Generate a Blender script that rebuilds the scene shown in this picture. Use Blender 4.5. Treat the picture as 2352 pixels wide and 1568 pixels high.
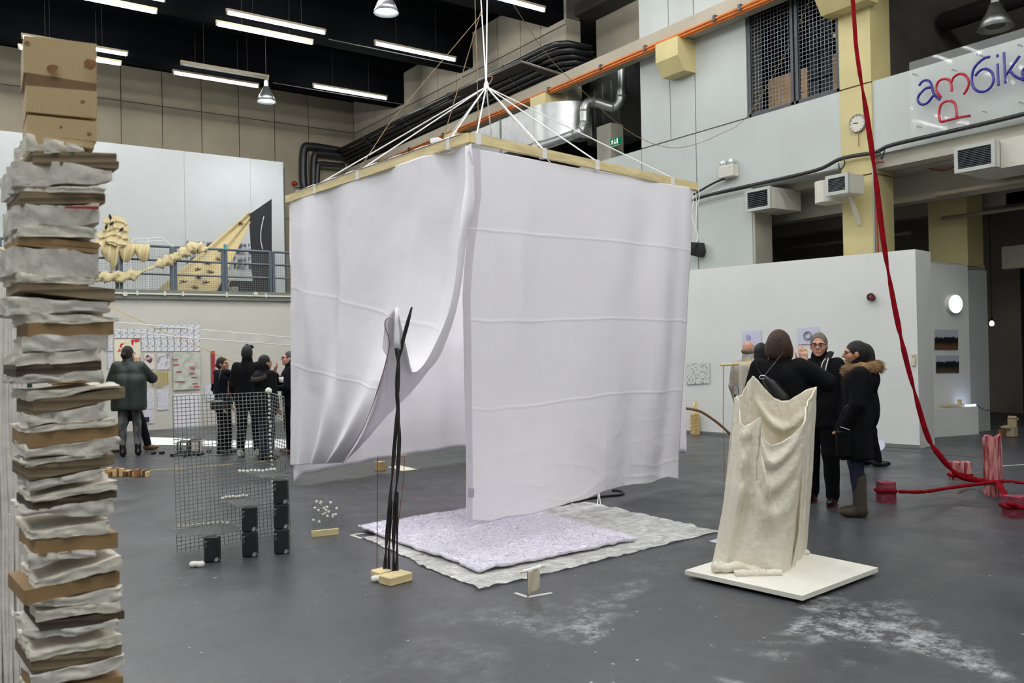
import bpy, bmesh, math, random
import numpy as np
from mathutils import Vector, Matrix, Euler, noise as mnoise

for o in list(bpy.data.objects): bpy.data.objects.remove(o)
scene = bpy.context.scene
COL = scene.collection
PI = math.pi
rnd = random.Random(7)

# ------------------------------------------------------------------ camera
FPX, CX, CY, EYE = 1947.0, 1176.0, 784.0, 1.6
YAW, PITCH, ROLL = math.radians(-35.06), math.radians(0.47), 0.02
def _basis():
    f = np.array([0, math.cos(PITCH), math.sin(PITCH)]); r = np.array([1., 0, 0]); u = np.cross(r, f)
    c, s = math.cos(ROLL), math.sin(ROLL)
    R = r*c - u*s; U = u*c + r*s
    cz, sz = math.cos(YAW), math.sin(YAW)
    Z = np.array([[cz, -sz, 0], [sz, cz, 0], [0, 0, 1]])
    return Z @ R, Z @ U, Z @ f
CR_, CU_, CF_ = _basis()
CP_ = np.array([0, 0, EYE])
cam_data = bpy.data.cameras.new('camera'); cam = bpy.data.objects.new('camera', cam_data); COL.objects.link(cam)
cam_data.sensor_width = 36.0; cam_data.lens = FPX/2352*36.0; cam_data.clip_end = 200
M = Matrix(((CR_[0], CU_[0], -CF_[0], 0), (CR_[1], CU_[1], -CF_[1], 0), (CR_[2], CU_[2], -CF_[2], EYE), (0, 0, 0, 1)))
cam.matrix_world = M
cam_data.dof.use_dof = True; cam_data.dof.focus_distance = 8.2; cam_data.dof.aperture_fstop = 6.3
scene.camera = cam
# ------------------------------------------------------------------ world + exposure
world = bpy.data.worlds.new('world'); scene.world = world; world.use_nodes = True
world.node_tree.nodes['Background'].inputs[0].default_value = (0.9, 0.95, 1, 1)
world.node_tree.nodes['Background'].inputs[1].default_value = 0.03
vs = scene.view_settings
vs.view_transform = 'Standard'; vs.look = 'None'; vs.gamma = 1; vs.use_curve_mapping = False; vs.exposure = 0.13
TUBE_STRENGTH = 62.0; PENDANT_WATT = 420.0
scene.cycles.use_denoising = True
scene.cycles.max_bounces = 8
scene.cycles.transparent_max_bounces = 24
scene.cycles.sample_clamp_indirect = 6.0

# ------------------------------------------------------------------ measuring helpers (surveyed positions in the hall)
def ray(x, y): return CF_ + CR_*((x-CX)/FPX) + CU_*((CY-y)/FPX)
def at(x, y, d): return Vector(CP_ + ray(x, y)*d)
def onx(x, y, u): r = ray(x, y); return Vector(CP_ + r*(u/r[0]))
def ony(x, y, v): r = ray(x, y); return Vector(CP_ + r*(v/r[1]))
def onz(x, y, z=0.0): r = ray(x, y); return Vector(CP_ + r*((z-EYE)/r[2]))
def px2m(px, d): return px*d/FPX
def depth(p): return float((np.array(p)-CP_) @ CF_)

# ------------------------------------------------------------------ materials
def lin(c):
    def f(v):
        v = v/255.0
        return v/12.92 if v <= 0.04045 else ((v+0.055)/1.055)**2.4
    return (f(c[0]), f(c[1]), f(c[2]), 1.0)
MATS = {}
def mat(name, rgb, rough=0.6, metal=0.0, var=0.0, scale=4.0, rgb2=None, bump=0.0, bscale=None, stretch=(1, 1, 1), detail=4.0, emit=0.0, trans=0.0, alpha=1.0, spec=None, sheen=0.0, thresh=None):
    if name in MATS: return MATS[name]
    m = bpy.data.materials.new(name); m.use_nodes = True
    nt = m.node_tree; b = nt.nodes['Principled BSDF']
    b.inputs['Base Color'].default_value = lin(rgb); b.inputs['Roughness'].default_value = rough; b.inputs['Metallic'].default_value = metal
    if spec is not None: b.inputs['Specular IOR Level'].default_value = spec
    if trans: b.inputs['Transmission Weight'].default_value = trans
    if alpha < 1: b.inputs['Alpha'].default_value = alpha
    if sheen: b.inputs['Sheen Weight'].default_value = sheen
    if emit:
        b.inputs['Emission Color'].default_value = lin(rgb); b.inputs['Emission Strength'].default_value = emit
    if var or rgb2 or bump:
        tc = nt.nodes.new('ShaderNodeTexCoord'); mp = nt.nodes.new('ShaderNodeMapping'); mp.inputs['Scale'].default_value = stretch
        nt.links.new(tc.outputs['Object'], mp.inputs[0])
        n = nt.nodes.new('ShaderNodeTexNoise'); n.inputs['Scale'].default_value = scale; n.inputs['Detail'].default_value = detail
        nt.links.new(mp.outputs[0], n.inputs['Vector'])
        if var or rgb2:
            cr = nt.nodes.new('ShaderNodeValToRGB')
            a, c = (0.32, 0.68) if thresh is None else thresh
            cr.color_ramp.elements[0].position = a; cr.color_ramp.elements[1].position = c
            if rgb2: cr.color_ramp.elements[0].color = lin(rgb); cr.color_ramp.elements[1].color = lin(rgb2)
            else:
                cr.color_ramp.elements[0].color = lin([v*(1-var) for v in rgb]); cr.color_ramp.elements[1].color = lin([min(255, v*(1+var)) for v in rgb])
            nt.links.new(n.outputs['Fac'], cr.inputs[0]); nt.links.new(cr.outputs[0], b.inputs['Base Color'])
        if bump:
            n2 = nt.nodes.new('ShaderNodeTexNoise'); n2.inputs['Scale'].default_value = bscale or scale*6; n2.inputs['Detail'].default_value = 3
            nt.links.new(mp.outputs[0], n2.inputs['Vector'])
            bp = nt.nodes.new('ShaderNodeBump'); bp.inputs['Strength'].default_value = bump; bp.inputs['Distance'].default_value = 0.02
            nt.links.new(n2.outputs['Fac'], bp.inputs['Height']); nt.links.new(bp.outputs[0], b.inputs['Normal'])
    MATS[name] = m
    return m
def emat(name, rgb, strength):
    if name in MATS: return MATS[name]
    m = bpy.data.materials.new(name); m.use_nodes = True; nt = m.node_tree
    nt.nodes.remove(nt.nodes['Principled BSDF'])
    e = nt.nodes.new('ShaderNodeEmission'); e.inputs[0].default_value = lin(rgb); e.inputs[1].default_value = strength
    nt.links.new(e.outputs[0], nt.nodes['Material Output'].inputs[0]); MATS[name] = m
    return m

# ------------------------------------------------------------------ mesh helpers
class MB:
    def __init__(s): s.v = []; s.f = []; s.mi = []; s.cur = 0
    def add(s, vs, fs):
        k = len(s.v); s.v.extend([tuple(p) for p in vs]); s.f.extend([tuple(i+k for i in f) for f in fs]); s.mi.extend([s.cur]*len(fs)); return s
    def box(s, x0, x1, y0, y1, z0, z1):
        return s.add([(x0, y0, z0), (x1, y0, z0), (x1, y1, z0), (x0, y1, z0), (x0, y0, z1), (x1, y0, z1), (x1, y1, z1), (x0, y1, z1)],
                     [(0, 3, 2, 1), (4, 5, 6, 7), (0, 1, 5, 4), (1, 2, 6, 5), (2, 3, 7, 6), (3, 0, 4, 7)])
    def obox(s, c, size, rot=None, bevel=0.0):
        c = Vector(c); R = rot if rot is not None else Matrix.Identity(3)
        hx, hy, hz = size[0]/2, size[1]/2, size[2]/2
        if bevel <= 0:
            vs = [c + R @ Vector((x*hx, y*hy, z*hz)) for z in (-1, 1) for x, y in ((-1, -1), (1, -1), (1, 1), (-1, 1))]
            return s.add(vs, [(0, 3, 2, 1), (4, 5, 6, 7), (0, 1, 5, 4), (1, 2, 6, 5), (2, 3, 7, 6), (3, 0, 4, 7)])
        b = min(bevel, hx*.9, hy*.9, hz*.9); vs = []; fs = []
        rings = [(hx-b, hy-b, -hz), (hx, hy, -hz+b), (hx, hy, hz-b), (hx-b, hy-b, hz)]
        for (rx, ry, z) in rings:
            cx, cy = rx, ry; k = b if rx == hx else b*.4
            for (sx, sy, first) in ((1, -1, 0), (1, 1, 1), (-1, 1, 0), (-1, -1, 1)):
                p1 = (sx*cx, sy*(cy-k)); p2 = (sx*(cx-k), sy*cy)
                pts = (p2, p1) if first == 0 else (p1, p2)
                for p in pts: vs.append(c + R @ Vector((p[0], p[1], z)))
        for r in range(3):
            for i in range(8):
                j = (i+1) % 8; fs.append((r*8+i, r*8+j, r*8+8+j, r*8+8+i))
        fs.append(tuple(range(7, -1, -1))); fs.append(tuple(range(24, 32)))
        return s.add(vs, fs)
    def bar(s, p, q, w, h, up=(0, 0, 1)):
        p, q = Vector(p), Vector(q); d = (q-p).normalized(); u = Vector(up)
        if abs(d.dot(u)) > .98: u = Vector((1, 0, 0))
        x = d.cross(u).normalized(); z = x.cross(d).normalized()
        vs = [e + x*a*w/2 + z*b*h/2 for e in (p, q) for a, b in ((-1, -1), (1, -1), (1, 1), (-1, 1))]
        return s.add(vs, [(0, 1, 2, 3), (7, 6, 5, 4), (0, 4, 5, 1), (1, 5, 6, 2), (2, 6, 7, 3), (3, 7, 4, 0)])
    def tube(s, pts, r, n=8, closed=False, caps=True, flat=None):
        pts = [Vector(p) for p in pts]; m = len(pts); rr = r if isinstance(r, (list, tuple)) else [r]*m
        vs = []; fs = []; prev = None
        for i, p in enumerate(pts):
            a = pts[i-1] if i > 0 else (pts[-1] if closed else p); b = pts[i+1] if i < m-1 else (pts[0] if closed else p)
            d = (b-a); d = d.normalized() if d.length > 1e-9 else Vector((0, 0, 1))
            if prev is None:
                u = Vector((0, 0, 1)) if abs(d.z) < .9 else Vector((1, 0, 0)); x = d.cross(u).normalized()
            else:
                x = (prev - d*prev.dot(d)); x = x.normalized() if x.length > 1e-6 else d.orthogonal().normalized()
            prev = x; y = d.cross(x).normalized()
            for k in range(n):
                t = 2*PI*k/n; fy = 1.0 if flat is None else flat
                vs.append(p + x*math.cos(t)*rr[i] + y*math.sin(t)*rr[i]*fy)
        R = m if closed else m-1
        for i in range(R):
            j = (i+1) % m
            for k in range(n):
                l = (k+1) % n; fs.append((i*n+k, i*n+l, j*n+l, j*n+k))
        if caps and not closed: fs.append(tuple(range(n-1, -1, -1))); fs.append(tuple((m-1)*n+k for k in range(n)))
        return s.add(vs, fs)
    def lathe(s, prof, c, n=24, rot=None, caps=(True, True)):
        c = Vector(c); R = rot if rot is not None else Matrix.Identity(3); vs = []; fs = []
        for r, z in prof:
            for k in range(n): t = 2*PI*k/n; vs.append(c + R @ Vector((r*math.cos(t), r*math.sin(t), z)))
        for i in range(len(prof)-1):
            for k in range(n): l = (k+1) % n; fs.append((i*n+k, i*n+l, (i+1)*n+l, (i+1)*n+k))
        if caps[0]: fs.append(tuple(range(n-1, -1, -1)))
        if caps[1]: fs.append(tuple((len(prof)-1)*n+k for k in range(n)))
        return s.add(vs, fs)
    def grid(s, fn, nu, nv, closed_u=False):
        vs = [fn(i/(nu-1 if not closed_u else nu), j/(nv-1)) for j in range(nv) for i in range(nu)]; fs = []
        for j in range(nv-1):
            for i in range(nu if closed_u else nu-1):
                k = (i+1) % nu; fs.append((j*nu+i, j*nu+k, (j+1)*nu+k, (j+1)*nu+i))
        return s.add(vs, fs)
    def poly(s, pts, thick):   # flat outline (list of Vectors) extruded by a vector
        t = Vector(thick); n = len(pts); vs = [Vector(p) for p in pts] + [Vector(p)+t for p in pts]
        fs = [tuple(range(n-1, -1, -1)), tuple(range(n, 2*n))] + [(i, (i+1) % n, n+(i+1) % n, n+i) for i in range(n)]
        return s.add(vs, fs)
    def build(s, name, m, parent=None, smooth=False, solid=0.0, subsurf=0):
        L = Vector(parent.location) if parent is not None and parent.type == 'EMPTY' else Vector((0, 0, 0))
        if parent is not None and parent.type != 'EMPTY':
            q = parent
            while q is not None: L = L + Vector(q.location); q = q.parent
        elif parent is not None:
            q = parent.parent
            while q is not None: L = L + Vector(q.location); q = q.parent
        vv = [(p[0]-L.x, p[1]-L.y, p[2]-L.z) for p in s.v]
        if parent is None:      # put the origin at the base of the thing
            a = np.array(vv); c = Vector(((a[:, 0].min()+a[:, 0].max())/2, (a[:, 1].min()+a[:, 1].max())/2, a[:, 2].min()))
            vv = [(p[0]-c.x, p[1]-c.y, p[2]-c.z) for p in vv]
        me = bpy.data.meshes.new(name); me.from_pydata(vv, [], s.f)
        mm = m if isinstance(m, (list, tuple)) else [m]
        for q in mm: me.materials.append(q)
        if len(mm) > 1: me.polygons.foreach_set('material_index', s.mi)
        if smooth: me.polygons.foreach_set('use_smooth', [True]*len(me.polygons))
        me.update()
        bm = bmesh.new(); bm.from_mesh(me); bmesh.ops.recalc_face_normals(bm, faces=bm.faces) if not solid else None; bm.to_mesh(me); bm.free()
        o = bpy.data.objects.new(name, me); COL.objects.link(o)
        if parent is None: o.location = c
        else: o.parent = parent
        if solid:
            md = o.modifiers.new('thickness', 'SOLIDIFY'); md.thickness = solid; md.offset = 0
        if subsurf:
            md = o.modifiers.new('smooth', 'SUBSURF'); md.levels = subsurf; md.render_levels = subsurf
        return o
def tag(o, label=None, cat=None, group=None, kind=None):
    if label: o['label'] = label
    if cat: o['category'] = cat
    if group: o['group'] = group
    if kind: o['kind'] = kind
    return o
def thing(name, label, cat, loc=(0, 0, 0), group=None, kind=None):
    o = bpy.data.objects.new(name, None); COL.objects.link(o); o.location = loc; o.empty_display_size = .1
    return tag(o, label, cat, group, kind)
def struct(o): o['kind'] = 'structure'; return o
def sroot(name, loc=(0, 0, 0)): return struct(thing(name, None, None, loc))
def copy_tree(o, loc=None, label=None, parent=None):
    c = o.copy(); COL.objects.link(c)
    if parent is not None: c.parent = parent
    if loc is not None: c.location = loc
    if label: c['label'] = label
    for ch in list(o.children): copy_tree(ch, None, None, c)
    return c
def catmull(pts, n):
    pts = [Vector(p) for p in pts]; P = [2*pts[0]-pts[1]] + pts + [2*pts[-1]-pts[-2]]; out = []; m = len(pts)-1
    for k in range(n):
        t = k/(n-1)*m; i = min(int(t), m-1); t -= i; a, b, c, d = P[i], P[i+1], P[i+2], P[i+3]
        out.append(.5*((2*b)+(c-a)*t+(2*a-5*b+4*c-d)*t*t+(3*b-a-3*c+d)*t**3))
    return out
def rotz(a): return Matrix.Rotation(a, 3, 'Z')
def nz(p, s=1.0, seed=0.0): return mnoise.noise(Vector((p[0]*s+seed, p[1]*s-seed*.7, p[2]*s+seed*1.3)))
def fbm(p, s=1.0, seed=0.0): return nz(p, s, seed)+.5*nz(p, s*2.1, seed+5)+.25*nz(p, s*4.3, seed+9)
# ================================================================== SETTING
def floor_mat():
    m = bpy.data.materials.new('grey painted concrete floor'); m.use_nodes = True; nt = m.node_tree; b = nt.nodes['Principled BSDF']
    N = nt.nodes.new; L = nt.links.new
    tc = N('ShaderNodeTexCoord')
    def noise(scale, detail=6, rough=.6, st=(1, 1, 1), dist=0):
        mp = N('ShaderNodeMapping'); mp.inputs['Scale'].default_value = st; L(tc.outputs['Object'], mp.inputs[0])
        n = N('ShaderNodeTexNoise'); n.inputs['Scale'].default_value = scale; n.inputs['Detail'].default_value = detail; n.inputs['Roughness'].default_value = rough; n.inputs['Distortion'].default_value = dist
        L(mp.outputs[0], n.inputs['Vector']); return n.outputs['Fac']
    def ramp(src, a, c, ca, cb):
        r = N('ShaderNodeValToRGB'); r.color_ramp.elements[0].position = a; r.color_ramp.elements[1].position = c
        r.color_ramp.elements[0].color = ca; r.color_ramp.elements[1].color = cb; L(src, r.inputs[0]); return r.outputs[0]
    def mix(f, a, c):
        x = N('ShaderNodeMix'); x.data_type = 'RGBA'; L(f, x.inputs[0]); L(a, x.inputs[6]); L(c, x.inputs[7]) if not isinstance(c, tuple) else setattr(x.inputs[7], 'default_value', c); return x.outputs[2]
    base = ramp(noise(.55, 5), .3, .7, lin((60, 61, 65)), lin((76, 76, 80)))
    fine = ramp(noise(14, 8, .7), .45, .8, (0, 0, 0, 1), (.45, .45, .45, 1))
    col = mix(fine, base, lin((52, 52, 56)))
    # worn pale patches where the paint has come off
    wear = N('ShaderNodeMath'); wear.operation = 'MULTIPLY'
    L(ramp(noise(1.1, 3, .5, dist=.6), .54, .63, (0, 0, 0, 1), (1, 1, 1, 1)), wear.inputs[0]); L(ramp(noise(9, 10, .8), .46, .62, (0, 0, 0, 1), (1, 1, 1, 1)), wear.inputs[1])
    sp = N('ShaderNodeVectorMath'); sp.operation = 'DISTANCE'; _w = onz(1800, 1510); sp.inputs[1].default_value = (_w.x-7.5, _w.y-10, .2); L(tc.outputs['Object'], sp.inputs[0])
    near = ramp(sp.outputs['Value'], .0, 1.0, (1, 1, 1, 1), (.06, .06, .06, 1))
    nm = N('ShaderNodeMapRange'); nm.inputs[1].default_value = .5; nm.inputs[2].default_value = 1.9; nm.inputs[3].default_value = 1.0; nm.inputs[4].default_value = .10; L(sp.outputs['Value'], nm.inputs[0])
    w2 = N('ShaderNodeMath'); w2.operation = 'MULTIPLY'; L(wear.outputs[0], w2.inputs[0]); L(nm.outputs[0], w2.inputs[1])
    col = mix(w2.outputs[0], col, lin((182, 184, 188)))
    specks = ramp(noise(30, 2, .5), .735, .75, (0, 0, 0, 1), (1, 1, 1, 1))
    col = mix(specks, col, lin((52, 50, 48)))
    pale = ramp(noise(22, 2, .5, (1, 1.2, 1)), .75, .76, (0, 0, 0, 1), (1, 1, 1, 1))
    col = mix(pale, col, lin((176, 176, 172)))
    L(col, b.inputs['Base Color'])
    L(ramp(noise(2.2, 6), .3, .75, (.30, .30, .30, 1), (.55, .55, .55, 1)), b.inputs['Roughness'])
    bp = N('ShaderNodeBump'); bp.inputs['Strength'].default_value = .12; bp.inputs['Distance'].default_value = .01; L(noise(25, 6), bp.inputs['Height']); L(bp.outputs[0], b.inputs['Normal'])
    return m
CONC = mat('cream concrete panel', (170, 161, 144), .8, var=.05, scale=.8, bump=.08, bscale=20)
CONCW = mat('white painted concrete', (190, 195, 191), .75, var=.03, scale=.7, bump=.06, bscale=25)
JOINT = mat('dark joint', (92, 88, 80), .9)
WHITEW = mat('white exhibition wall', (221, 221, 217), .7, var=.012, scale=1.2)
CREAMW = mat('off white lower wall', (194, 190, 180), .75, var=.02, scale=1.0)
BLACKP = mat('matt black ceiling paint', (9, 10, 13), .9, var=.15, scale=1.5, spec=.04)
YEL = mat('pale yellow paint', (202, 188, 136), .6, var=.03, scale=2, bump=.04, bscale=30)
GREYST = mat('grey green painted steel', (112, 116, 104), .5, var=.05, scale=2)
DARKROOM = mat('unlit room shade tone', (70, 66, 60), .9, var=.1, scale=1)  # dark colour stands in for missing light in the rooms behind
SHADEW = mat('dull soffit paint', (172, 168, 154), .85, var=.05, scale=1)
o = struct(MB().box(-9, 24, -9, 29, -.2, 0).build('floor', floor_mat()))
FLOOR = o
# ceiling slab with its downstand beams
ce = sroot('ceiling', (3, 10, 9.6))
MB().box(-9, 13.4, -9, 28.6, 10.6, 10.9).build('soffit', BLACKP, ce)
for y in (24.33, 20.18, 16.05, 11.9, 7.75, 3.6, -.55, -4.7):
    MB().box(-9, 13.2, y, y+.63, 9.6, 10.62).build('beam', BLACKP, ce)
# far wall of the hall behind the gallery: cast panels with open joints
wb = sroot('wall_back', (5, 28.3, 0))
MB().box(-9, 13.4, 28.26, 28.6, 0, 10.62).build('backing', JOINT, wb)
def panels_y(parent, y, xs, zs, m, gap=.012, t=.06):
    for i in range(len(xs)-1):
        for j in range(len(zs)-1):
            MB().box(xs[i]+gap, xs[i+1]-gap, y, y+t, zs[j]+gap, zs[j+1]-gap).build('panel', m, parent)
panels_y(wb, 28.2, [-9]+[5.23-1.21*k for k in range(4, 0, -1)]+[5.23+1.21*k for k in range(0, 6)]+[13.0], [3.0, 6.2, 9.48, 10.6], mat('shaded cream concrete panel', (136, 127, 109), .8, var=.05, scale=.8, bump=.08, bscale=20))  # whole wall coloured darker to stand in for shade near its top
# right long wall
wr = sroot('wall_right', (13, 12, 0))
def panels_x(parent, x, ys, zs, m, gap=.012, t=.06):
    for i in range(len(ys)-1):
        for j in range(len(zs)-1):
            MB().box(x, x+t, ys[i]+gap, ys[i+1]-gap, zs[j]+gap, zs[j+1]-gap).build('panel', m, parent)
MB().box(13.05, 13.45, 16.0, 28.3, 7.0, 10.62).build('backing', JOINT, wr)
MB().box(13.05, 13.45, 19.0, 28.3, 0, 7.0).build('backing', JOINT, wr)
panels_x(wr, 13.0, [16.0, 17.0]+[17.87+1.07*k for k in range(0, 9)]+[27.6, 28.2], [7.0, 8.3, 9.46, 10.6], CONC)
panels_x(wr, 13.0, [19.0, 22, 25, 28.2], [0, 4.57, 5.9, 7.0], CONCW)
MB().box(13.0, 13.45, 15.97, 16.0, 7.0, 9.6).build('end_face', CONC, wr)
MB().box(13.06, 13.45, 10.56, 13.46, 0, 10.62).build('backing', JOINT, wr)
panels_x(wr, 13.0, [10.56, 11.87, 12.57, 13.46], [5.9, 10.6], CONCW)
panels_x(wr, 13.0, [8.57, 11.88, 13.46], [4.57, 5.9], CONCW)
panels_x(wr, 13.0, [13.46, 16.0, 19.0], [4.57, 5.9], CONCW)
panels_x(wr, 13.0, [10.5, 11.88, 13.46, 19.0], [0, 4.57], CONCW)
MB().box(13.06, 13.45, 8.5, 10.56, 4.57, 5.9).build('parapet', CONCW, wr)
MB().box(13.06, 13.45, 13.46, 19.0, 0, 5.87).build('backing', CONCW, wr)
MB().box(13.0, 13.45, 8.5, 10.56, 8.05, 10.6).build('lintel', CONCW, wr)
MB().box(13.0, 13.5, 10.45, 10.5, 0, 4.5).build('end_face', SHADEW, wr)
MB().box(13.0, 13.35, -9, 7.99, 4.68, 5.9).build('parapet', CONCW, wr)
MB().box(13.05, 13.4, -9, 7.99, 4.45, 4.68).build('ledge', SHADEW, wr)
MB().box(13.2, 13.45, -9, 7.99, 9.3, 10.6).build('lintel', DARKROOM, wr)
# rooms behind the openings of the right wall
rm = sroot('wall_rooms', (16, 10, 0))
MB().box(13.3, 24, -9, 19.2, 5.6, 5.86).build('slab', SHADEW, rm)
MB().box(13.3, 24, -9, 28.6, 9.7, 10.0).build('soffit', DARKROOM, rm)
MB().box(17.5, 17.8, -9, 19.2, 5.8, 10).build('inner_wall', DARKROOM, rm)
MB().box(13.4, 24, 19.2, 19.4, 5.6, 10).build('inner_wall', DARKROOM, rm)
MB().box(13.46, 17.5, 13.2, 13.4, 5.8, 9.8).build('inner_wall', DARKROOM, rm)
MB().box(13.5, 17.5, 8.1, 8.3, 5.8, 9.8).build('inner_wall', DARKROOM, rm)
MB().box(13.9, 14.15, 14.0, 15.9, 8.75, 9.7).build('lintel', CONC, rm)
MB().box(13.5, 13.9, 15.0, 15.5, 5.8, 6.9).build('pillar', SHADEW, rm)
MB().box(13.5, 24, -9, 19.2, 4.45, 5.62).build('soffit', SHADEW, rm)
for x in (14.1, 16.0): MB().box(x, x+.35, -9, 19.2, 4.0, 4.46).build('downstand_beam', SHADEW, rm)
MB().box(19.2, 19.5, 6.9, 19.2, 0, 4.5).build('inner_wall', SHADEW, rm)
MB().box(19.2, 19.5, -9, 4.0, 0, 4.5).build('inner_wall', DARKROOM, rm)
MB().box(23.6, 24, -9, 10, 0, 4.5).build('inner_wall', mat('near black unlit wall', (20, 16, 15), .95), rm)  # walls coloured near black for the lack of light in the doorway
MB().box(16.9, 23.9, 7.3, 7.5, 0, 4.5).build('inner_wall', mat('near black unlit wall', (20, 16, 15), .95), rm)
MB().box(16.0, 16.25, -9, 7.4, 2.85, 3.25).build('door_head', SHADEW, rm)
MB().box(16.0, 16.3, -9, 7.3, 3.25, 4.2).build('header_panel', DARKROOM, rm)
struct(MB().box(15.2, 15.75, 7.6, 8.3, 2.9, 4.46).build('trim_1', YEL))
# other sides of the hall
struct(MB().box(-9.3, -9, -9, 28.6, 0, 10.62).build('wall_left', CONCW))
struct(MB().box(-9, 24, -9.3, -9, 0, 10.62).build('wall_front', CONCW))
# gallery on the left: slab edge, the wall under it, the tall white display wall on it
struct(MB().box(-9, 13, 19.45, 19.75, 0, 2.85).build('wall_gallery', CREAMW))
ga = sroot('trim_2', (5, 19.4, 2.8))
MB().box(-9, 13, 19.36, 28.2, 2.82, 3.02).build('gallery_slab', GREYST, ga)
MB().bar((-9, 19.33, 2.93), (13, 19.33, 2.93), .025, .035).build('conduit', mat('pale conduit', (205, 200, 188), .5), ga)
for px in (287, 587):
    p = ony(px, 675, 19.33); MB().lathe([(.05, -.03), (.05, .03)], p, 12, Matrix.Rotation(PI/2, 3, 'X')).build('conduit_box', MATS['pale conduit'], ga)
for px in (315, 378, 420, 520, 610):
    p = ony(px, 676, 19.34); MB().box(p.x-.02, p.x+.02, 19.31, 19.36, 2.89, 2.99).build('clip', MATS['pale conduit'], ga)
DISPW = mat('white display wall paint', (186, 189, 189), .75, var=.01)
dw = sroot('wall_display', (4, 24.6, 3))
for a, b in ((-6, -3.6), (-3.6, -1.2), (-1.2, 1.25), (1.25, 3.7), (3.7, 6.15), (6.15, 8.0), (8.0, 8.99)):
    MB().box(a+.003, b-.003, 24.5, 24.62, 3.02, 7.28).build('panel', DISPW, dw)
MB().box(1.2, 2.9, 24.44, 24.5, 3.9, 5.15).build('low_panel', DISPW, dw)
MB().box(8.99, 9.04, 24.5, 26.5, 3.02, 7.1).build('return_edge', mat('dark edge', (70, 70, 66), .7), dw)
# free standing white wall on the right
pa, pb = Vector((11.42, 10.86, 0)), Vector((12.11, 6.82, 0))
dpn = (pb-pa).normalized(); pn = Vector((-dpn.y, dpn.x, 0))
pw = sroot('wall_partition', pa)
MB().poly([pa, pb, pb+pn*.62, pa+pn*.62], (0, 0, 2.95)).build('panel', WHITEW, pw)
PA, PDIR, PN = pa, dpn, pn          # PN points away from the hall
def onpart(x, y, off=.0):
    r = Vector(ray(x, y)); o0 = Vector(CP_); n = PN; p0 = PA - PN*off; return o0 + r*((p0-o0).dot(n)/r.dot(n))
MB().poly([pa-pn*.012, pb-pn*.012, pb, pa], (0, 0, .05)).build('skirting', mat('grey skirting', (120, 120, 116), .6), pw)
# white corner wall with the round lamp, behind the free standing wall
cw = sroot('wall_corner', (14.6, 7.5, 0))
q0, q1, q2 = Vector((13.6, 7.72, 0)), Vector((14.82, 7.42, 0)), Vector((15.35, 7.36, 0))
MB().poly([q0, q1, q1+Vector((.05, .25, 0)), q0+Vector((0, .25, 0))], (0, 0, 2.88)).build('panel', WHITEW, cw)
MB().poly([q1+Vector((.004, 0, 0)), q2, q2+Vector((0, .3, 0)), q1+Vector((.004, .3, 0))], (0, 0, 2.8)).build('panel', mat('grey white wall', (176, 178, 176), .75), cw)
MB().box(13.4, 16, 7.7, 8.0, 2.86, 2.94).build('capping', WHITEW, cw)
# yellow column with its bracket head
co = sroot('trim_3', (13.2, 8.28, 0))
for z0, z1 in ((0, 4.36), (4.385, 5.88), (5.905, 10.6)):
    MB().box(12.97, 13.55, 7.99, 8.575, z0, z1).build('shaft', YEL, co)
MB().box(12.99, 13.52, 8.01, 8.55, 0, 10.6).build('core', mat('joint brown', (120, 104, 70), .9), co)
def corbel(parent, y0, y1, z0, z1, z2, x0, m):
    xs = 13.0; mb = MB(); prof = [(xs, z0), (x0+.18, z0), (x0, z1), (x0, z2), (xs, z2)]
    mb.poly([Vector((a, y0, b)) for a, b in prof], (0, y1-y0, 0)); return mb.build('bracket', m, parent)
corbel(co, 7.85, 8.7, 7.15, 7.4, 7.9, 12.5, YEL)
tr = sroot('trim_4', (12.8, 12.5, 7.3))
for y in (11.85, 16.2, 20.4, 24.6): corbel(tr, y, y+.62, 7.12, 7.4, 7.78, 12.5, YEL)

# ================================================================== LIGHT FITTINGS
TUBE = emat('lit fluorescent tube', (250, 252, 252), TUBE_STRENGTH)
FIT = mat('cream lamp batten', (190, 178, 150), .6)
def fluorescent(x0, y, lit, label, group, z=9.3):
    L = 2.34; t = thing('fluorescent_light', label, 'lamp', (x0+L/2, y, z-.03), group)
    MB().box(x0-.02, x0+L+.02, y-.035, y+.035, z+.055, z+.11).build('batten', FIT, t)
    for s in (0, 1): MB().box(x0+s*L-.015, x0+s*L+.015, y-.025, y+.025, z-.02, z+.06).build('end_cap', FIT, t)
    MB().tube([(x0+.03, y, z+.01), (x0+L-.03, y, z+.01)], .03, 10).build('tube', TUBE if lit else mat('unlit tube glass', (215, 215, 205), .3), t, smooth=True)
    for s in (.25, .75): MB().tube([(x0+L*s, y, z+.1), (x0+L*s, y, 10.62)], .003, 4).build('hanger', JOINT, t)
    return t
XS = {'left': (-5.2, -1.52), 'a': 2.15, 'b': 5.82, 'c': 9.5}
vis = {(2.15, 23.3), (2.15, 24.15), (5.82, 23.3), (5.82, 24.15), (9.5, 23.3), (2.15, 19.3), (2.15, 20.07), (5.82, 19.25), (5.82, 20.05), (9.5, 19.25), (9.5, 15.32)}
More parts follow.
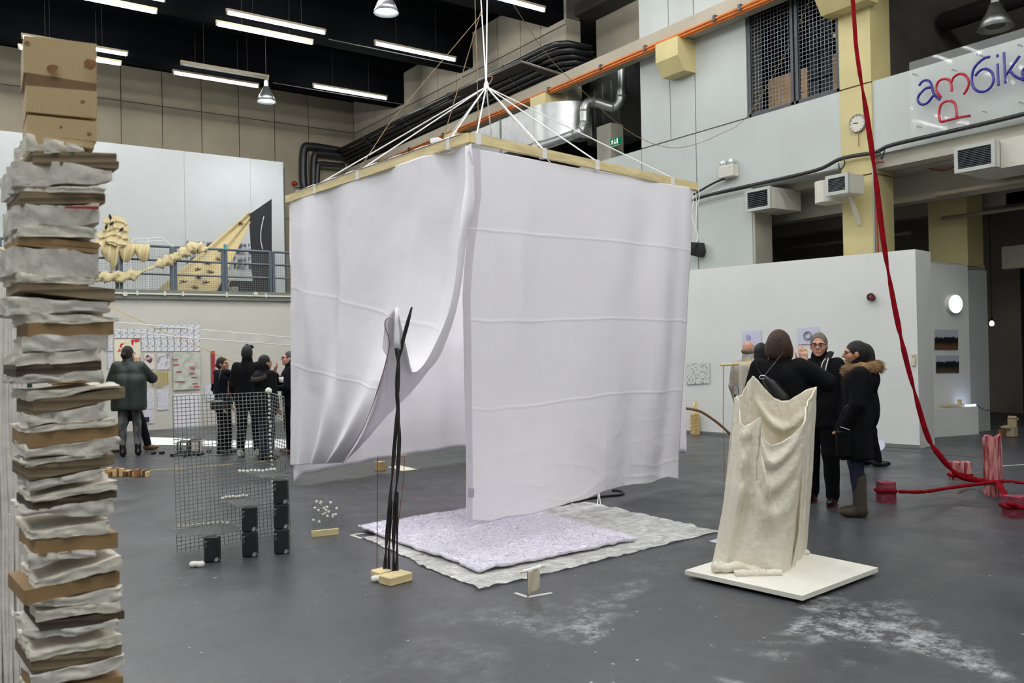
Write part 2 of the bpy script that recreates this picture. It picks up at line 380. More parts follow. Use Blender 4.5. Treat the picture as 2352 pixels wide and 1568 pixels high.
lab = {(9.5, 15.32): 'lit fluorescent tube above the hanging white cloth room', (9.5, 19.25): 'lit single fluorescent tube ending above the black cable trays',
       (2.15, 23.3): 'nearer lit tube of the pair behind the top of the stacked column', (2.15, 24.15): 'farther lit tube of the pair behind the top of the stacked column',
       (2.15, 19.3): 'nearer lit tube of the pair over the stacked column side of the gallery', (2.15, 20.07): 'farther lit tube of the pair over the stacked column side of the gallery',
       (5.82, 19.25): 'nearer lit tube of the pair between the two lit pendant lamps', (5.82, 20.05): 'farther lit tube of the pair between the two lit pendant lamps', (5.82, 24.15): 'lit fluorescent tube right beyond the unlit fitting by the pendant lamp',
       (9.5, 23.3): 'lit single fluorescent tube near the hall corner above the gallery end', (5.82, 23.3): 'unlit pale fluorescent fitting above a lit one by the hanging lamp'}
for (x0, y) in sorted(vis):
    k = (x0, y); lit = k != (5.82, 23.3)
    fluorescent(x0, y, lit, lab.get(k, 'lit fluorescent tube, one of a close pair under the black ceiling'), 'fluorescent tubes under the black ceiling')
for y in (15.32, 16.1): 
    for x0 in (-5.2, -1.52, 2.15, 5.82): fluorescent(x0, y, True, 'lit fluorescent tube, one of a close pair under the black ceiling', 'fluorescent tubes under the black ceiling')
for y in (19.3, 23.3, 24.15, 20.07):
    for x0 in (-5.2, -1.52): fluorescent(x0, y, True, 'lit fluorescent tube, one of a close pair under the black ceiling', 'fluorescent tubes under the black ceiling')
for y in (11.3, 12.1, 7.2, 8.0, 3.1, 3.9, -1.0, -.2, -5.1, -4.3):
    for x0 in (-5.2, -1.52, 2.15, 5.82, 9.5): fluorescent(x0, y, True, 'lit fluorescent tube, one of a close pair under the black ceiling', 'fluorescent tubes under the black ceiling')
for k, y in enumerate((20.05, 24.15)):
    o = MB().tube([(8.6, y, 9.5), (12.9, y, 9.5)], .012, 6).build('ceiling_conduit', mat('grey ceiling conduit', (96, 96, 94), .5)); tag(o, ['thin grey conduit under the ceiling beam above the cable trays', 'thin grey conduit under the ceiling beam by the hall corner'][k], 'conduit')
ALU = mat('spun aluminium', (178, 180, 182), .35, metal=.9)
BULB = emat('glowing lamp', (240, 248, 255), 90.0)
def pendant(p, lit, label, watt=0, r=.26, zc=10.62):
    t = thing('pendant_lamp', label, 'lamp', p, 'pendant lamps'); x, y, z = p
    MB().lathe([(.05, .42), (.09, .40), (.12, .3), (.19, .18), (r, 0), (r-.012, 0), (.18, .17), (.1, .29), (.045, .36)], p, 24, caps=(True, True)).build('shade', ALU, t, smooth=True)
    MB().lathe([(.06, .4), (.06, .56), (.03, .6)], p, 14).build('lamp_holder', mat('white lamp holder', (220, 220, 220), .5), t)
    MB().tube([(x, y, z+.58), (x, y, zc)], .007, 6).build('cable', JOINT, t)
    bo = MB().lathe([(.01, .02), (.13, .03), (.17, .1), (.12, .2), (.03, .3)], p, 16).build('bulb', BULB if lit else mat('unlit bulb', (90, 95, 100), .3), t, smooth=True)
    if lit:
        l = bpy.data.lights.new('pendant_light', 'SPOT'); l.energy = watt; l.spot_size = math.radians(125); l.spot_blend = .5; l.shadow_soft_size = .16; l.color = (.93, .97, 1)
        lo = bpy.data.objects.new('pendant_light', l); COL.objects.link(lo); lo.parent = t; lo.location = (0, 0, -.02)
    return t
def pend_at(px, py, d): return at(px, py, d)
p1 = ony(612, 234, 22.6); pendant(p1, True, 'lit aluminium pendant lamp in front of the cream concrete wall', PENDANT_WATT*.4)
p2 = onz(887, 30, p1.z); pendant(p2, True, 'lit aluminium pendant lamp under the black ceiling above the cloth room', PENDANT_WATT)
for (x, y) in ((-3.5, 22.6), (-3, 14), (2.4, 14), (8, 9), (2.4, 7), (-3, 7), (-3, 0), (2.4, 0), (8, 2)): pendant(Vector((x, y, p1.z)), True, 'lit aluminium pendant lamp among the fluorescent tubes of the hall ceiling', PENDANT_WATT*.55)
# round wall lamp
pl = at(2193, 698, 14.4); wn = Vector((-.24, -.97, 0))
rl = thing('wall_lamp', 'glowing round bulkhead lamp on the white corner wall', 'lamp', pl)
Rw = Vector((0, 0, 1)).rotation_difference(wn).to_matrix()
MB().lathe([(.165, -.06), (.165, .0), (.155, .02)], pl, 28, Rw).build('ring', mat('white lamp ring', (225, 225, 220), .5), rl)
MB().lathe([(.152, .0), (.152, .021), (.10, .05), (.02, .06)], pl, 28, Rw).build('diffuser', emat('glowing diffuser', (255, 250, 240), 14.0), rl, smooth=True)
# ================================================================== SERVICES ON THE RIGHT WALL
BLK = mat('black cable sheath', (26, 26, 28), .45, var=.2, scale=6)
GALV = mat('galvanised sheet', (176, 178, 178), .38, metal=.85, var=.05, scale=5, detail=8)
ORANGE = mat('orange pipe', (214, 118, 48), .4, var=.06, scale=5)
STEELD = mat('dark painted steel', (52, 56, 62), .45)
VENTW = mat('cream vent casing', (206, 202, 190), .6, var=.03)
# crane rail with orange pipes
cr = thing('crane_rail', 'long cream crane rail carrying orange pipes along the concrete wall', 'beam', (12.7, 15, 7.8))
MB().box(12.6, 12.66, 3, 28.1, 7.8, 8.1).build('web', CONC, cr)
MB().box(12.66, 12.98, 3, 28.1, 7.8, 7.86).build('flange', SHADEW, cr)
MB().box(12.66, 12.98, 3, 28.1, 8.06, 8.1).build('flange', CONC, cr)
for i, (x, z) in enumerate(((12.55, 7.82), (12.58, 7.775), (12.62, 7.755))):
    MB().tube([(x, 3, z), (x, 28, z)], .026, 8).build('pipe', ORANGE, cr, smooth=True)
for px in (800, 870, 940, 1018, 1100, 1260, 1380, 1482, 1642, 1700):
    q = onx(px, 400-(px-820)*.44, 12.55); MB().box(12.51, 12.66, q.y-.03, q.y+.03, 7.77, 7.88).build('clip', STEELD, cr)
# black cable trays running along the wall
for k, (x, z, r) in enumerate(((12.2, 8.66, .07), (12.34, 8.56, .08), (12.47, 8.47, .07), (12.6, 8.38, .08), (12.73, 8.3, .07), (12.86, 8.22, .08))):
    lb = ['outermost and highest of the black service pipes above the crane rail', 'second black service pipe counted from the outermost above the crane rail', 'third black service pipe counted from the outermost above the crane rail',
          'fourth black service pipe counted from the outermost above the crane rail', 'fifth black service pipe, second from the wall above the crane rail', 'black service pipe nearest the wall above the crane rail'][k]
    t = thing('service_pipe', lb, 'pipe', (x, 20, z-r), 'black service pipes above the crane rail')
    e = 15.25+.09*k
    pts = [(x, 28.0, z), (x, 22, z), (x, e+.5, z), (x+.06, e+.2, z), (x+.25, e, z), (x+.9, e-.05, z)]
    MB().tube(pts, r, 10).build('pipe', BLK, t, smooth=True)
    for y in (17.5, 20.2, 22.9, 25.6): MB().lathe([(r+.012, -.03), (r+.012, .03)], (x, y, z), 12, Matrix.Rotation(PI/2, 3, 'X')).build('clip', STEELD, t)
t = thing('cable_ladder', 'thin black cable ladder bracket standing on the service pipes', 'bracket', onx(900, 285, 12.3))
MB().tube([onx(905, 285, 12.25), onx(990, 240, 12.25), onx(994, 243, 12.25)], .02, 6).build('rail', BLK, t)
MB().tube([onx(908, 288, 12.2), onx(985, 250, 12.2)], .015, 6).build('rail', BLK, t)
t = thing('cable_tray', 'shallow dark cable tray turning into the wall above the crane rail', 'tray', onx(1200, 142, 12.1))
a, b, c = onx(1040, 212, 12.0), onx(1198, 141, 12.0), onx(1290, 170, 12.7)
MB().add([a, b, b+Vector((.35, .1, -.05)), a+Vector((.35, 0, -.05))], [(0, 1, 2, 3)]).add([b, c, c+Vector((.1, .35, -.05)), b+Vector((.35, .1, -.05))], [(0, 1, 2, 3)]).build('tray_floor', BLK, t, solid=.04)
MB().tube([a, b, c], .03, 6).build('lip', mat('grey tray lip', (110, 106, 98), .45, metal=.4), t)
# fat black pipes in the corner
for k, pts in enumerate(([(800, 349), (780, 346), (715, 336), (698, 345), (697, 420), (706, 440)], [(800, 359), (780, 357), (735, 352), (722, 362), (720, 432)], [(790, 380), (760, 378), (735, 376), (730, 386), (728, 432)])):
    cp = catmull([ony(x, y, 28.03-.15*k) for x, y in pts], 30)
    o = MB().tube(cp, .13-.02*k, 10).build('corner_pipe', BLK, smooth=True)
    tag(o, ['thickest black pipe looping down the hall corner beside the display wall', 'middle black pipe looping down the hall corner', 'thinnest black pipe of the three in the hall corner'][k], 'pipe', 'black pipes looping in the hall corner')
p = ony(678, 421, 28.1); t = thing('alarm_bell', 'red alarm bell on the cream wall beside black pipes', 'alarm', p)
MB().lathe([(.09, -.1), (.1, -.06), (.07, -.0), (.02, .03)], p, 14, Matrix.Rotation(PI/2, 3, 'X')).build('dome', mat('alarm red', (150, 24, 24), .35), t, smooth=True)
MB().box(p.x-.02, p.x+.25, p.y-.02, p.y+.05, p.z-.12, p.z-.08).build('arm', GREYST, t)
# rectangular duct with a quarter bend
du = thing('air_duct', 'silver rectangular air duct with rounded bend under the crane rail', 'duct', (12.7, 18, 6.6))
for y0, y1 in ((16.55, 18.0), (18.0, 19.7), (19.7, 21.6)):
    MB().box(12.4, 12.98, y0+.01, y1-.01, 6.62, 7.5).build('section', GALV, du)
    MB().box(12.38, 12.99, y1-.02, y1+.02, 6.6, 7.52).build('flange', GREYST, du)
cx, cy, ro = 13.4, 16.55, 1.0
MB().grid(lambda u, v: Vector((cx-ro*math.cos(u*PI/2), cy-ro*math.sin(u*PI/2), 6.62+.88*v)), 24, 2).build('bend', GALV, du, smooth=True)
for z in (6.62, 7.5): MB().add([(cx-ro*math.cos(t), cy-ro*math.sin(t), z) for t in np.linspace(0, PI/2, 24)]+[(cx-.55*math.cos(t), cy-.55*math.sin(t), z) for t in np.linspace(PI/2, 0, 24)], [tuple(range(48))]).build('bend_plate', GALV, du)
t = thing('ventilation_unit', 'tall silver ventilation box standing inside the dark opening', 'duct', onx(1385, 300, 14.1))
a, b = onx(1345, 150, 14.1), onx(1425, 268, 14.1)
MB().box(14.1, 14.9, b.y, a.y, 6.75, 8.15).build('casing', GALV, t)
MB().box(14.2, 14.9, b.y+.1, a.y-.05, 8.15, 8.8).build('cap', GALV, t)
for f in (.25, .5, .75): MB().box(14.08, 14.12, b.y+(a.y-b.y)*f-.01, b.y+(a.y-b.y)*f+.01, 6.75, 8.15).build('seam', GREYST, t)
t = thing('spiral_duct', 'silver spiral duct pipe winding past the rounded air duct', 'duct', onx(1345, 310, 13.0))
pts = [onx(1427, 150, 13.6), onx(1427, 205, 13.6), onx(1425, 232, 13.6), onx(1408, 246, 13.5), onx(1372, 236, 13.2), onx(1352, 236, 13.0), onx(1343, 250, 12.9), onx(1342, 282, 12.9), onx(1335, 300, 12.8), onx(1318, 309, 12.7), onx(1275, 325, 12.5), onx(1222, 342, 12.3)]
cp = catmull(pts, 60); MB().tube(cp, .115, 14).build('pipe', GALV, t, smooth=True)
for k in (8, 16, 24, 33, 38, 43, 48): MB().tube([cp[k]-(cp[k+1]-cp[k]).normalized()*.02, cp[k]+(cp[k+1]-cp[k]).normalized()*.02], .124, 14).build('collar', GREYST, t)
o = MB().lathe([(.02, -.6), (.4, -.45), (.55, 0), (.55, 1.2)], onx(1430, 10, 14.4), 20).build('black_drum', mat('black drum', (12, 12, 14), .8, spec=.1), smooth=True); tag(o, 'large black rounded drum hanging above the dark opening', 'duct')
# exit sign
p = onx(1412, 326, 13.5); t = thing('exit_sign', 'small green running man exit sign in the dark opening', 'sign', p)
G = emat('sign green', (0, 120, 84), .8); Wt = emat('sign white', (225, 240, 225), 1.0)
MB().box(p.x, p.x+.06, p.y-.16, p.y+.16, p.z-.07, p.z+.09).build('panel', G, t)
mb = MB()
def sg(u0, w0, u1, w1, th): mb.bar(Vector((p.x-.004, p.y-u0, p.z+w0)), Vector((p.x-.004, p.y-u1, p.z+w1)), th, .006, up=(1, 0, 0))
mb.lathe([(.014, 0), (.014, .005)], (p.x-.006, p.y+.075, p.z+.06), 10, Matrix.Rotation(PI/2, 3, 'Y'))
for s in ((-.08, .045, -.09, .0, .03), (-.09, 0, -.06, -.02, .015), (-.06, -.02, -.065, -.05, .014), (-.09, 0, -.11, -.03, .015), (-.11, -.03, -.14, -.03, .014), (-.08, .04, -.045, .025, .012), (-.08, .04, -.12, .03, .012),
          (.01, .06, .01, -.03, .02), (.01, -.05, -.02, -.01, .016), (.01, -.05, .04, -.01, .016), (.09, .07, .09, -.05, .045)): sg(*s)
mb.build('pictogram', Wt, t)
MB().box(p.x-.02, p.x+.04, p.y-.16, p.y+.16, p.z-.1, p.z-.085).build('lamp_strip', mat('pale strip', (205, 200, 180), .5), t)
# twin emergency spotlight
p = onx(1680, 395, 13.0); t = thing('emergency_light', 'cream emergency light box with two clear spotlights on top', 'lamp', p-Vector((.1, 0, .12)))
MB().obox(p+Vector((-.09, 0, 0)), (.18, .36, .24), bevel=.015).build('battery_box', VENTW, t)
for s in (-1, 1):
    q = p+Vector((-.1, s*.1, .17)); MB().lathe([(.03, -.05), (.065, -.03), (.075, .04), (.06, .05)], q, 14, Matrix.Rotation(-PI/2, 3, 'Y')).build('spotlight', mat('clear lens', (200, 205, 205), .15, metal=.5), t, smooth=True)
# heavy black cable sagging along the balcony edge
cb = [(1585, 462), (1620, 450), (1700, 431), (1800, 409), (1880, 389), (1925, 367), (1960, 358), (2010, 350), (2045, 334), (2150, 309), (2260, 284), (2380, 255)]
o = MB().tube(catmull([onx(x, y, 12.86) for x, y in cb], 60), .034, 8).build('power_cable', BLK, smooth=True); tag(o, 'heavy black cable fixed along the edge of the concrete balcony', 'cable')
o = MB().tube(catmull([onx(x, y, 12.9) for x, y in [(1592, 447), (1640, 420), (1665, 410)]], 12), .02, 6).build('cable_branch', BLK); tag(o, 'short black cable from emergency light to the balcony cable', 'cable')
for i, (pts, lb) in enumerate((([(1926, 375), (1930, 390), (1940, 376), (1936, 362)], 'small loop of black wire beside the small vent on the yellow column'), ([(2020, 345), (2025, 365), (2032, 342)], 'loop of black wire hanging from the cable right of the column'))):
    o = MB().tube(catmull([onx(x, y, 12.84) for x, y in pts], 16), .012, 5).build('wire_loop', BLK); tag(o, lb, 'wire')
# air outlets with louvres
def vent(y0, y1, z0, z1, xf, xb, label, n=9):
    t = thing('air_vent', label, 'vent', (xf, (y0+y1)/2, z0), 'louvred air outlets under the balcony')
    MB().box(xf+.02, xb, y0, y1, z0, z1).build('casing', VENTW, t)
    f = MB(); w = .045
    f.box(xf-.02, xf+.03, y0-.01, y1+.01, z0-.01, z0+w).box(xf-.02, xf+.03, y0-.01, y1+.01, z1-w, z1+.01).box(xf-.02, xf+.03, y0-.01, y0+w, z0+w, z1-w).box(xf-.02, xf+.03, y1-w, y1+.01, z0+w, z1-w)
    fo = f.build('frame', mat('pale grey frame', (178, 180, 174), .5), t)
    MB().box(xf+.012, xf+.02, y0+w, y1-w, z0+w, z1-w).build('dark_core', mat('vent dark', (22, 24, 26), .8), t)
    for k in range(n):
        z = z0+w+(z1-z0-2*w)*(k+.5)/n; MB().obox((xf, (y0+y1)/2, z), (.03, y1-y0-2*w, .012), Matrix.Rotation(.5, 3, 'Y')).build('slat', STEELD, fo)
    return t
vent(9.93, 10.48, 4.08, 4.47, 12.8, 13.7, 'louvred air outlet at the end of the white wall, left of the yellow column')
v2 = vent(8.05, 8.45, 4.02, 4.33, 12.35, 12.8, 'small louvred air outlet mounted on the yellow column')
prof = [(12.62+.2*math.cos(a), 8.62+.2*math.sin(a)) for a in np.linspace(PI/2-.2, PI*1.5, 14)]
MB().poly([Vector((x, y, 3.95)) for x, y in prof]+[Vector((12.9, 8.42, 3.95)), Vector((12.9, 8.82, 3.95))], (0, 0, .36)).build('rounded_duct', VENTW, v2)
MB().bar((12.96, 8.25, 3.55), (12.7, 8.25, 4.02), .05, .05).build('bracket', VENTW, v2)
v3 = vent(5.98, 6.55, 4.1, 4.47, 12.8, 13.9, 'larger louvred air outlet under the balcony below the neon sign', 11)
MB().box(12.95, 13.9, 4.6, 5.97, 4.08, 4.5).build('duct', VENTW, v3)
# wire mesh window of the upper room
wn1 = sroot('window_1', (13, 9.5, 5.9))
for y in (8.62, 9.45, 9.55, 10.5): MB().box(13.0, 13.08, y-.03, y+.03, 5.9, 8.05).build('frame_post', STEELD, wn1)
for z in (5.92, 8.02): MB().box(13.0, 13.08, 8.6, 10.52, z-.03, z+.03).build('frame_rail', STEELD, wn1)
WIRE = mat('bright steel wire', (120, 126, 134), .4, metal=.6)
mb = MB()
for y in np.arange(8.66, 10.48, .075): mb.bar((13.03, y, 5.93), (13.03, y, 8.02), .006, .006)
for z in np.arange(5.97, 8.02, .075): mb.bar((13.03, 8.62, z), (13.03, 10.5, z), .006, .006)
o = mb.build('wire_mesh', WIRE, wn1); o['kind'] = 'stuff'
TANB = mat('tan board', (176, 142, 100), .7, var=.06, scale=3)
t = MB().box(13.5, 13.56, 9.6, 10.46, 5.87, 6.68).build('storage_board', TANB); tag(t, 'tan board leaning inside the meshed window nearer the white wall', 'board', 'boards behind the window mesh')
t = MB().box(13.5, 13.56, 8.6, 9.05, 5.87, 6.75).build('storage_board', TANB); tag(t, 'tan board behind the meshed window next to the yellow column', 'board', 'boards behind the window mesh')
t = thing('inner_pane', 'pale grey window pane seen through the wire mesh', 'window', (15.2, 10, 5.87))
MB().box(15.2, 15.25, 10.2, 10.75, 5.9, 8.2).build('pane', mat('pale pane', (150, 160, 172), .4), t)
for z in (6.4, 7.0, 7.6): MB().box(15.17, 15.2, 10.2, 10.75, z-.02, z+.02).build('glazing_bar', STEELD, t)
MB().box(15.17, 15.2, 10.45, 10.5, 5.9, 8.2).build('glazing_bar', STEELD, t)
for k, (px, py) in enumerate(((1877, 92), (1920, 78))):
    p = onx(px, py, 15.5); o = MB().box(p.x, p.x+.1, p.y-.18, p.y+.18, p.z-.02, p.z+.02).build('strip_light', emat('dim strip', (200, 180, 130), .6)); tag(o, 'small dim strip light behind the window mesh', 'lamp', 'strip lights behind the mesh')
# clock
p = onx(1969, 283, 12.93); t = thing('wall_clock', 'round silver wall clock on the yellow column', 'clock', p); Rx = Matrix.Rotation(-PI/2, 3, 'Y')
MB().lathe([(.15, -.05), (.155, .0), (.15, .015), (.138, .018), (.138, .006)], p, 32, Rx, caps=(True, False)).build('rim', mat('clock steel', (150, 152, 150), .3, metal=.8), t, smooth=True)
MB().lathe([(.139, .0), (.139, .006)], p, 32, Rx).build('dial', mat('clock dial', (206, 200, 186), .35), t)
for k in range(12):
    a = k*PI/6; q = p+Vector((-.008, math.sin(a)*.12, math.cos(a)*.12)); MB().obox(q, (.004, .008, .022), Matrix.Rotation(-a, 3, 'X')).build('hour_mark', BLK, t)
MB().bar(p+Vector((-.01, 0, 0)), p+Vector((-.01, .085, .012)), .008, .004, up=(1, 0, 0)).build('hour_hand', BLK, t)
MB().bar(p+Vector((-.012, -.02, 0)), p+Vector((-.012, .05, .012)), .012, .004, up=(1, 0, 0)).build('minute_hand', BLK, t)
MB().tube([p+Vector((0, -.02, -.15)), p+Vector((0, -.02, -.4))], .008, 5).build('cable', mat('brown wire', (130, 100, 60), .6), t)
# conduits down the column
o = MB().tube([onx(2004, 345, 12.94), onx(2009, 590, 12.94)], .018, 8).build('grey_conduit', mat('grey conduit', (168, 172, 166), .45, metal=.3)); tag(o, 'grey metal conduit running down the yellow column', 'pipe')
o = MB().tube([onx(2030, 372, 13.0), onx(2014, 373, 12.94), onx(2008, 380, 12.93), onx(2018, 590, 12.93)], .012, 8).build('red_conduit', mat('red cable', (150, 30, 32), .5)); tag(o, 'thin red cable clipped down the yellow column', 'cable')
o = MB().tube(catmull([onx(x, y, 13.8) for x, y in [(2085, 375), (2140, 388), (2175, 390), (2210, 372)]], 16), .012, 6).build('red_cable', MATS['red cable']); tag(o, 'thin red cable sagging under the balcony to the vent', 'cable')
# speaker on the wall
p = onx(1592, 572, 12.75); t = thing('wall_speaker', 'black wedge loudspeaker on a bracket beside the white cloth', 'speaker', p-Vector((0, 0, .16)))
MB().poly([p+Vector((0, -.12, .12)), p+Vector((.0, .12, .16)), p+Vector((.02, .12, -.1)), p+Vector((.06, -.06, -.16)), p+Vector((.02, -.14, -.05))], (.2, 0, 0)).build('cabinet', BLK, t)
MB().bar(p+Vector((.1, 0, 0)), p+Vector((.3, 0, 0)), .05, .05).build('bracket', STEELD, t)
# neon letters on a clear sheet
NX = 12.8
ns = thing('neon_sign', 'unlit blue and red neon lettering on clear sheet fixed to the balcony', 'sign', onx(2200, 300, NX))
def nl(pts, n=40): return catmull([onx(2080+x/7.13, 100+y/7.13, NX) for x, y in pts], n)
NB = mat('blue neon glass', (38, 32, 132), .15); NR = mat('red neon glass', (170, 22, 48), .15)
for nm, m, strokes in (('letter_a', NB, [[(220, 690), (270, 625), (340, 600), (400, 630), (430, 700), (450, 790), (490, 860), (560, 920)], [(415, 718), (330, 735), (240, 820), (200, 900), (220, 970), (290, 1000), (370, 960), (440, 870), (480, 845)]]),
    ('letter_m', NR, [[(580, 885), (520, 800), (500, 720), (540, 620), (620, 580), (700, 590), (740, 640), (755, 720), (755, 785)], [(745, 640), (790, 550), (870, 500), (950, 505), (1010, 560), (1035, 640), (1010, 740), (950, 835)]]),
    ('letter_o', NB, [[(1380, 220), (1300, 235), (1180, 330), (1110, 430), (1085, 560), (1095, 680), (1150, 760), (1230, 790), (1330, 770), (1410, 690), (1440, 590), (1420, 490), (1360, 430), (1280, 415), (1200, 460), (1140, 530)]]),
    ('letter_i', NB, [[(1505, 180), (1505, 225)], [(1508, 330), (1512, 500), (1522, 690)]]),
    ('letter_k', NB, [[(1610, 145), (1620, 400), (1635, 650)], [(1870, 200), (1750, 370), (1640, 520)], [(1710, 450), (1800, 540), (1940, 600)]]),
    ('letter_e', NB, [[(2120, 560), (2040, 590), (1955, 560), (1915, 510), (1915, 450), (1960, 400), (2040, 400), (2080, 450), (1930, 500)]]),
    ('letter_p', NR, [[(1060, 1180), (950, 1195), (840, 1220), (700, 1255), (590, 1280), (558, 1240), (550, 1100), (590, 990), (680, 940), (760, 945), (815, 1000), (830, 1100), (840, 1210)]])):
    mb = MB()
    for s in strokes: mb.tube(nl(s), .02, 8)
    mb.build(nm, m, ns, smooth=True)
a = onx(2089, 160, 12.86); mb = MB().box(12.855, 12.865, 3.6, a.y, 4.72, 5.98)
mb.build('clear_sheet', mat('clear acrylic', (235, 240, 238), .03, alpha=.12), ns)
for x, y in ((100, 490), (740, 420), (1200, 180), (1820, 10), (170, 1350), (680, 1230), (1240, 1100), (1840, 950), (1150, 170)):
    q = onx(2080+x/7.13, 100+y/7.13, 12.84); MB().tube([q, Vector((13.0, q.y, q.z))], .012, 6).build('standoff', ALU, ns)
# pendant and pipes inside the upper opening on the right
pq = at(2287, 66, 13.6); pendant(pq, False, 'unlit brushed aluminium pendant lamp behind the neon balcony', r=.27, zc=9.7)
pq = at(2035, 140, 15.0); pendant(pq, False, 'unlit aluminium pendant lamp half hidden behind the yellow column', r=.22, zc=9.7)
o = MB().tube([(15.3, 2, 7.35), (15.3, 8.0, 7.35)], .17, 14).build('dark_pipe', mat('dull dark pipe', (46, 44, 42), .5), smooth=True); tag(o, 'fat dark pipe running inside the opening above the neon balcony', 'pipe')
o = MB().tube(catmull([(16.2, 3, 6.9), (16.2, 5.8, 6.9), (16.2, 6.2, 7.0), (16.2, 6.3, 7.5), (16.2, 6.3, 9)], 24), .09, 10).build('dark_pipe', MATS['dull dark pipe'], smooth=True); tag(o, 'bent dark pipe rising inside the opening above the neon balcony', 'pipe')
o = MB().box(15.0, 15.1, 3.5, 8.0, 5.87, 6.5).build('storage_box', mat('grey cabinet', (96, 98, 100), .6)); tag(o, 'long grey cabinet standing behind the neon balcony', 'cabinet')
# pipes under the balcony
for k, (y0, y1, z, x) in enumerate(((-2, 7.9, 3.75, 14.9), (8.7, 12, 3.62, 15.3))):
    o = MB().tube([(x, y0, z), (x, y1, z)], .035, 8).build('ceiling_pipe', mat('dull pipe', (120, 112, 98), .5)); tag(o, ['thin pipe under the balcony right of the yellow column', 'thin pipe under the balcony left of the yellow column'][k], 'pipe')
o = MB().box(13.95, 14.08, 6.1, 7.5, 4.0, 4.06).build('strip_light', mat('unlit strip', (170, 160, 140), .6)); tag(o, 'unlit cream strip light under the balcony beside the column', 'lamp')
p = at(2250, 633, 14.95); o = MB().obox(p, (.1, .08, .12), bevel=.01).build('fire_call_point', mat('alarm red dull', (110, 20, 24), .5)); tag(o, 'small red fire call point on the grey corner wall', 'alarm')
p = at(2278, 742, 17.5); t = thing('bare_bulb', 'bare glowing bulb hanging in the dark doorway', 'lamp', p)
MB().lathe([(.01, -.06), (.04, -.04), (.045, 0), (.02, .05)], p, 12).build('bulb', emat('bulb glow', (255, 225, 235), 12), t, smooth=True)
MB().lathe([(.022, .05), (.025, .12)], p, 10).build('holder', BLK, t); MB().tube([p+Vector((0, 0, .1)), Vector((p.x, p.y, 4.4))], .006, 5).build('cord', BLK, t)
# ================================================================== HANGING CLOTH ROOM
def cloth_mat(name, rgb, tr=.3, bump=.0, bscale=40):
    m = bpy.data.materials.new(name); m.use_nodes = True; nt = m.node_tree; nt.nodes.remove(nt.nodes['Principled BSDF'])
    d = nt.nodes.new('ShaderNodeBsdfDiffuse'); t = nt.nodes.new('ShaderNodeBsdfTranslucent'); x = nt.nodes.new('ShaderNodeMixShader')
    d.inputs[0].default_value = lin(rgb); t.inputs[0].default_value = lin(rgb); x.inputs[0].default_value = tr
    nt.links.new(d.outputs[0], x.inputs[1]); nt.links.new(t.outputs[0], x.inputs[2]); nt.links.new(x.outputs[0], nt.nodes['Material Output'].inputs[0])
    if bump:
        tc = nt.nodes.new('ShaderNodeTexCoord'); n = nt.nodes.new('ShaderNodeTexNoise'); n.inputs['Scale'].default_value = bscale; n.inputs['Detail'].default_value = 4
        bp = nt.nodes.new('ShaderNodeBump'); bp.inputs['Strength'].default_value = bump; bp.inputs['Distance'].default_value = .02
        nt.links.new(tc.outputs['Object'], n.inputs['Vector']); nt.links.new(n.outputs['Fac'], bp.inputs['Height'])
        nt.links.new(bp.outputs[0], d.inputs['Normal'])
    return m
SHEET = cloth_mat('white cotton sheet', (250, 246, 250), .1, .08, 30)
PINE = mat('pale pine', (222, 202, 152), .6, var=.08, scale=3, stretch=(1, 1, 6), detail=6)
ROPE = mat('white cord', (232, 230, 226), .7); TWINE = mat('brown twine', (140, 116, 84), .8)
def interp(tab, x):
    if x <= tab[0][0]: return tab[0][1]
    for (a, b), (c, d) in zip(tab, tab[1:]):
        if x <= c: return b+(d-b)*(x-a)/(c-a)
    return tab[-1][1]
def onplane(px, py, p0, n):
    r = Vector(ray(px, py)); o0 = Vector(CP_); return o0+r*((Vector(p0)-o0).dot(n)/r.dot(n))
TZ = 3.46
KC, KR, KL = onz(1078, 316, TZ), onz(1600, 429, TZ), onz(659, 458, TZ)
KK = KL+(KR-KC)
fr = thing('square_frame', 'square pine frame hung on white cords above the cloth room', 'frame', (KC+KK)/2)
for a, b in ((KC, KR), (KC, KL), (KL, KK), (KR, KK)):
    MB().bar(a, b, .045, .085).build('beam', PINE, fr)
knot = at(1117, 199, 10.15)
def beam_pt(px, a, b):
    n = Vector((0, 0, 1)).cross(b-a); return onplane(px, 0, a, n) and (a+(b-a)*max(0, min(1, ((onplane(px, 400, a, n)-a).xy.dot((b-a).xy))/(b-a).xy.length_squared)))
ends = [beam_pt(726, KC, KL), beam_pt(825, KC, KL), beam_pt(1035, KC, KL), beam_pt(1097, KC, KR), beam_pt(1248, KC, KR), beam_pt(1369, KC, KR), beam_pt(1541, KC, KR), KL+(KK-KL)*.45, KR+(KK-KR)*.5, KK]
for e in ends:
    e = e+Vector((0, 0, .045)); co_ = MB().tube([knot, e], .008, 6).build('cord', ROPE, fr)
    MB().obox(e-Vector((0, 0, .045)), (.055, .055, .1)).build('cord_wrap', ROPE, co_)
MB().lathe([(.02, -.05), (.035, -.02), (.03, .03), (.015, .07)], knot, 8).build('knot', ROPE, fr)
MB().tube(catmull([knot, knot+Vector((.05, -.02, .06)), knot+Vector((.07, -.03, .12)), knot+Vector((.02, -.02, .12))], 12), .008, 6).build('hook', TWINE, fr)
for px in (1088, 1112): MB().tube([knot, onz(px+8, -140, 9.55)], .009, 6).build('cord', ROPE, fr)
for a, b in (((1108, 30), (893, 285)), ((893, 285), (818, 400)), ((1105, 25), (1018, 318)), ((1090, -30), (1100, 312))):
    MB().tube([at(a[0], a[1], 10.2), at(b[0], b[1], 9.6)], .005, 5).build('twine', TWINE, fr)
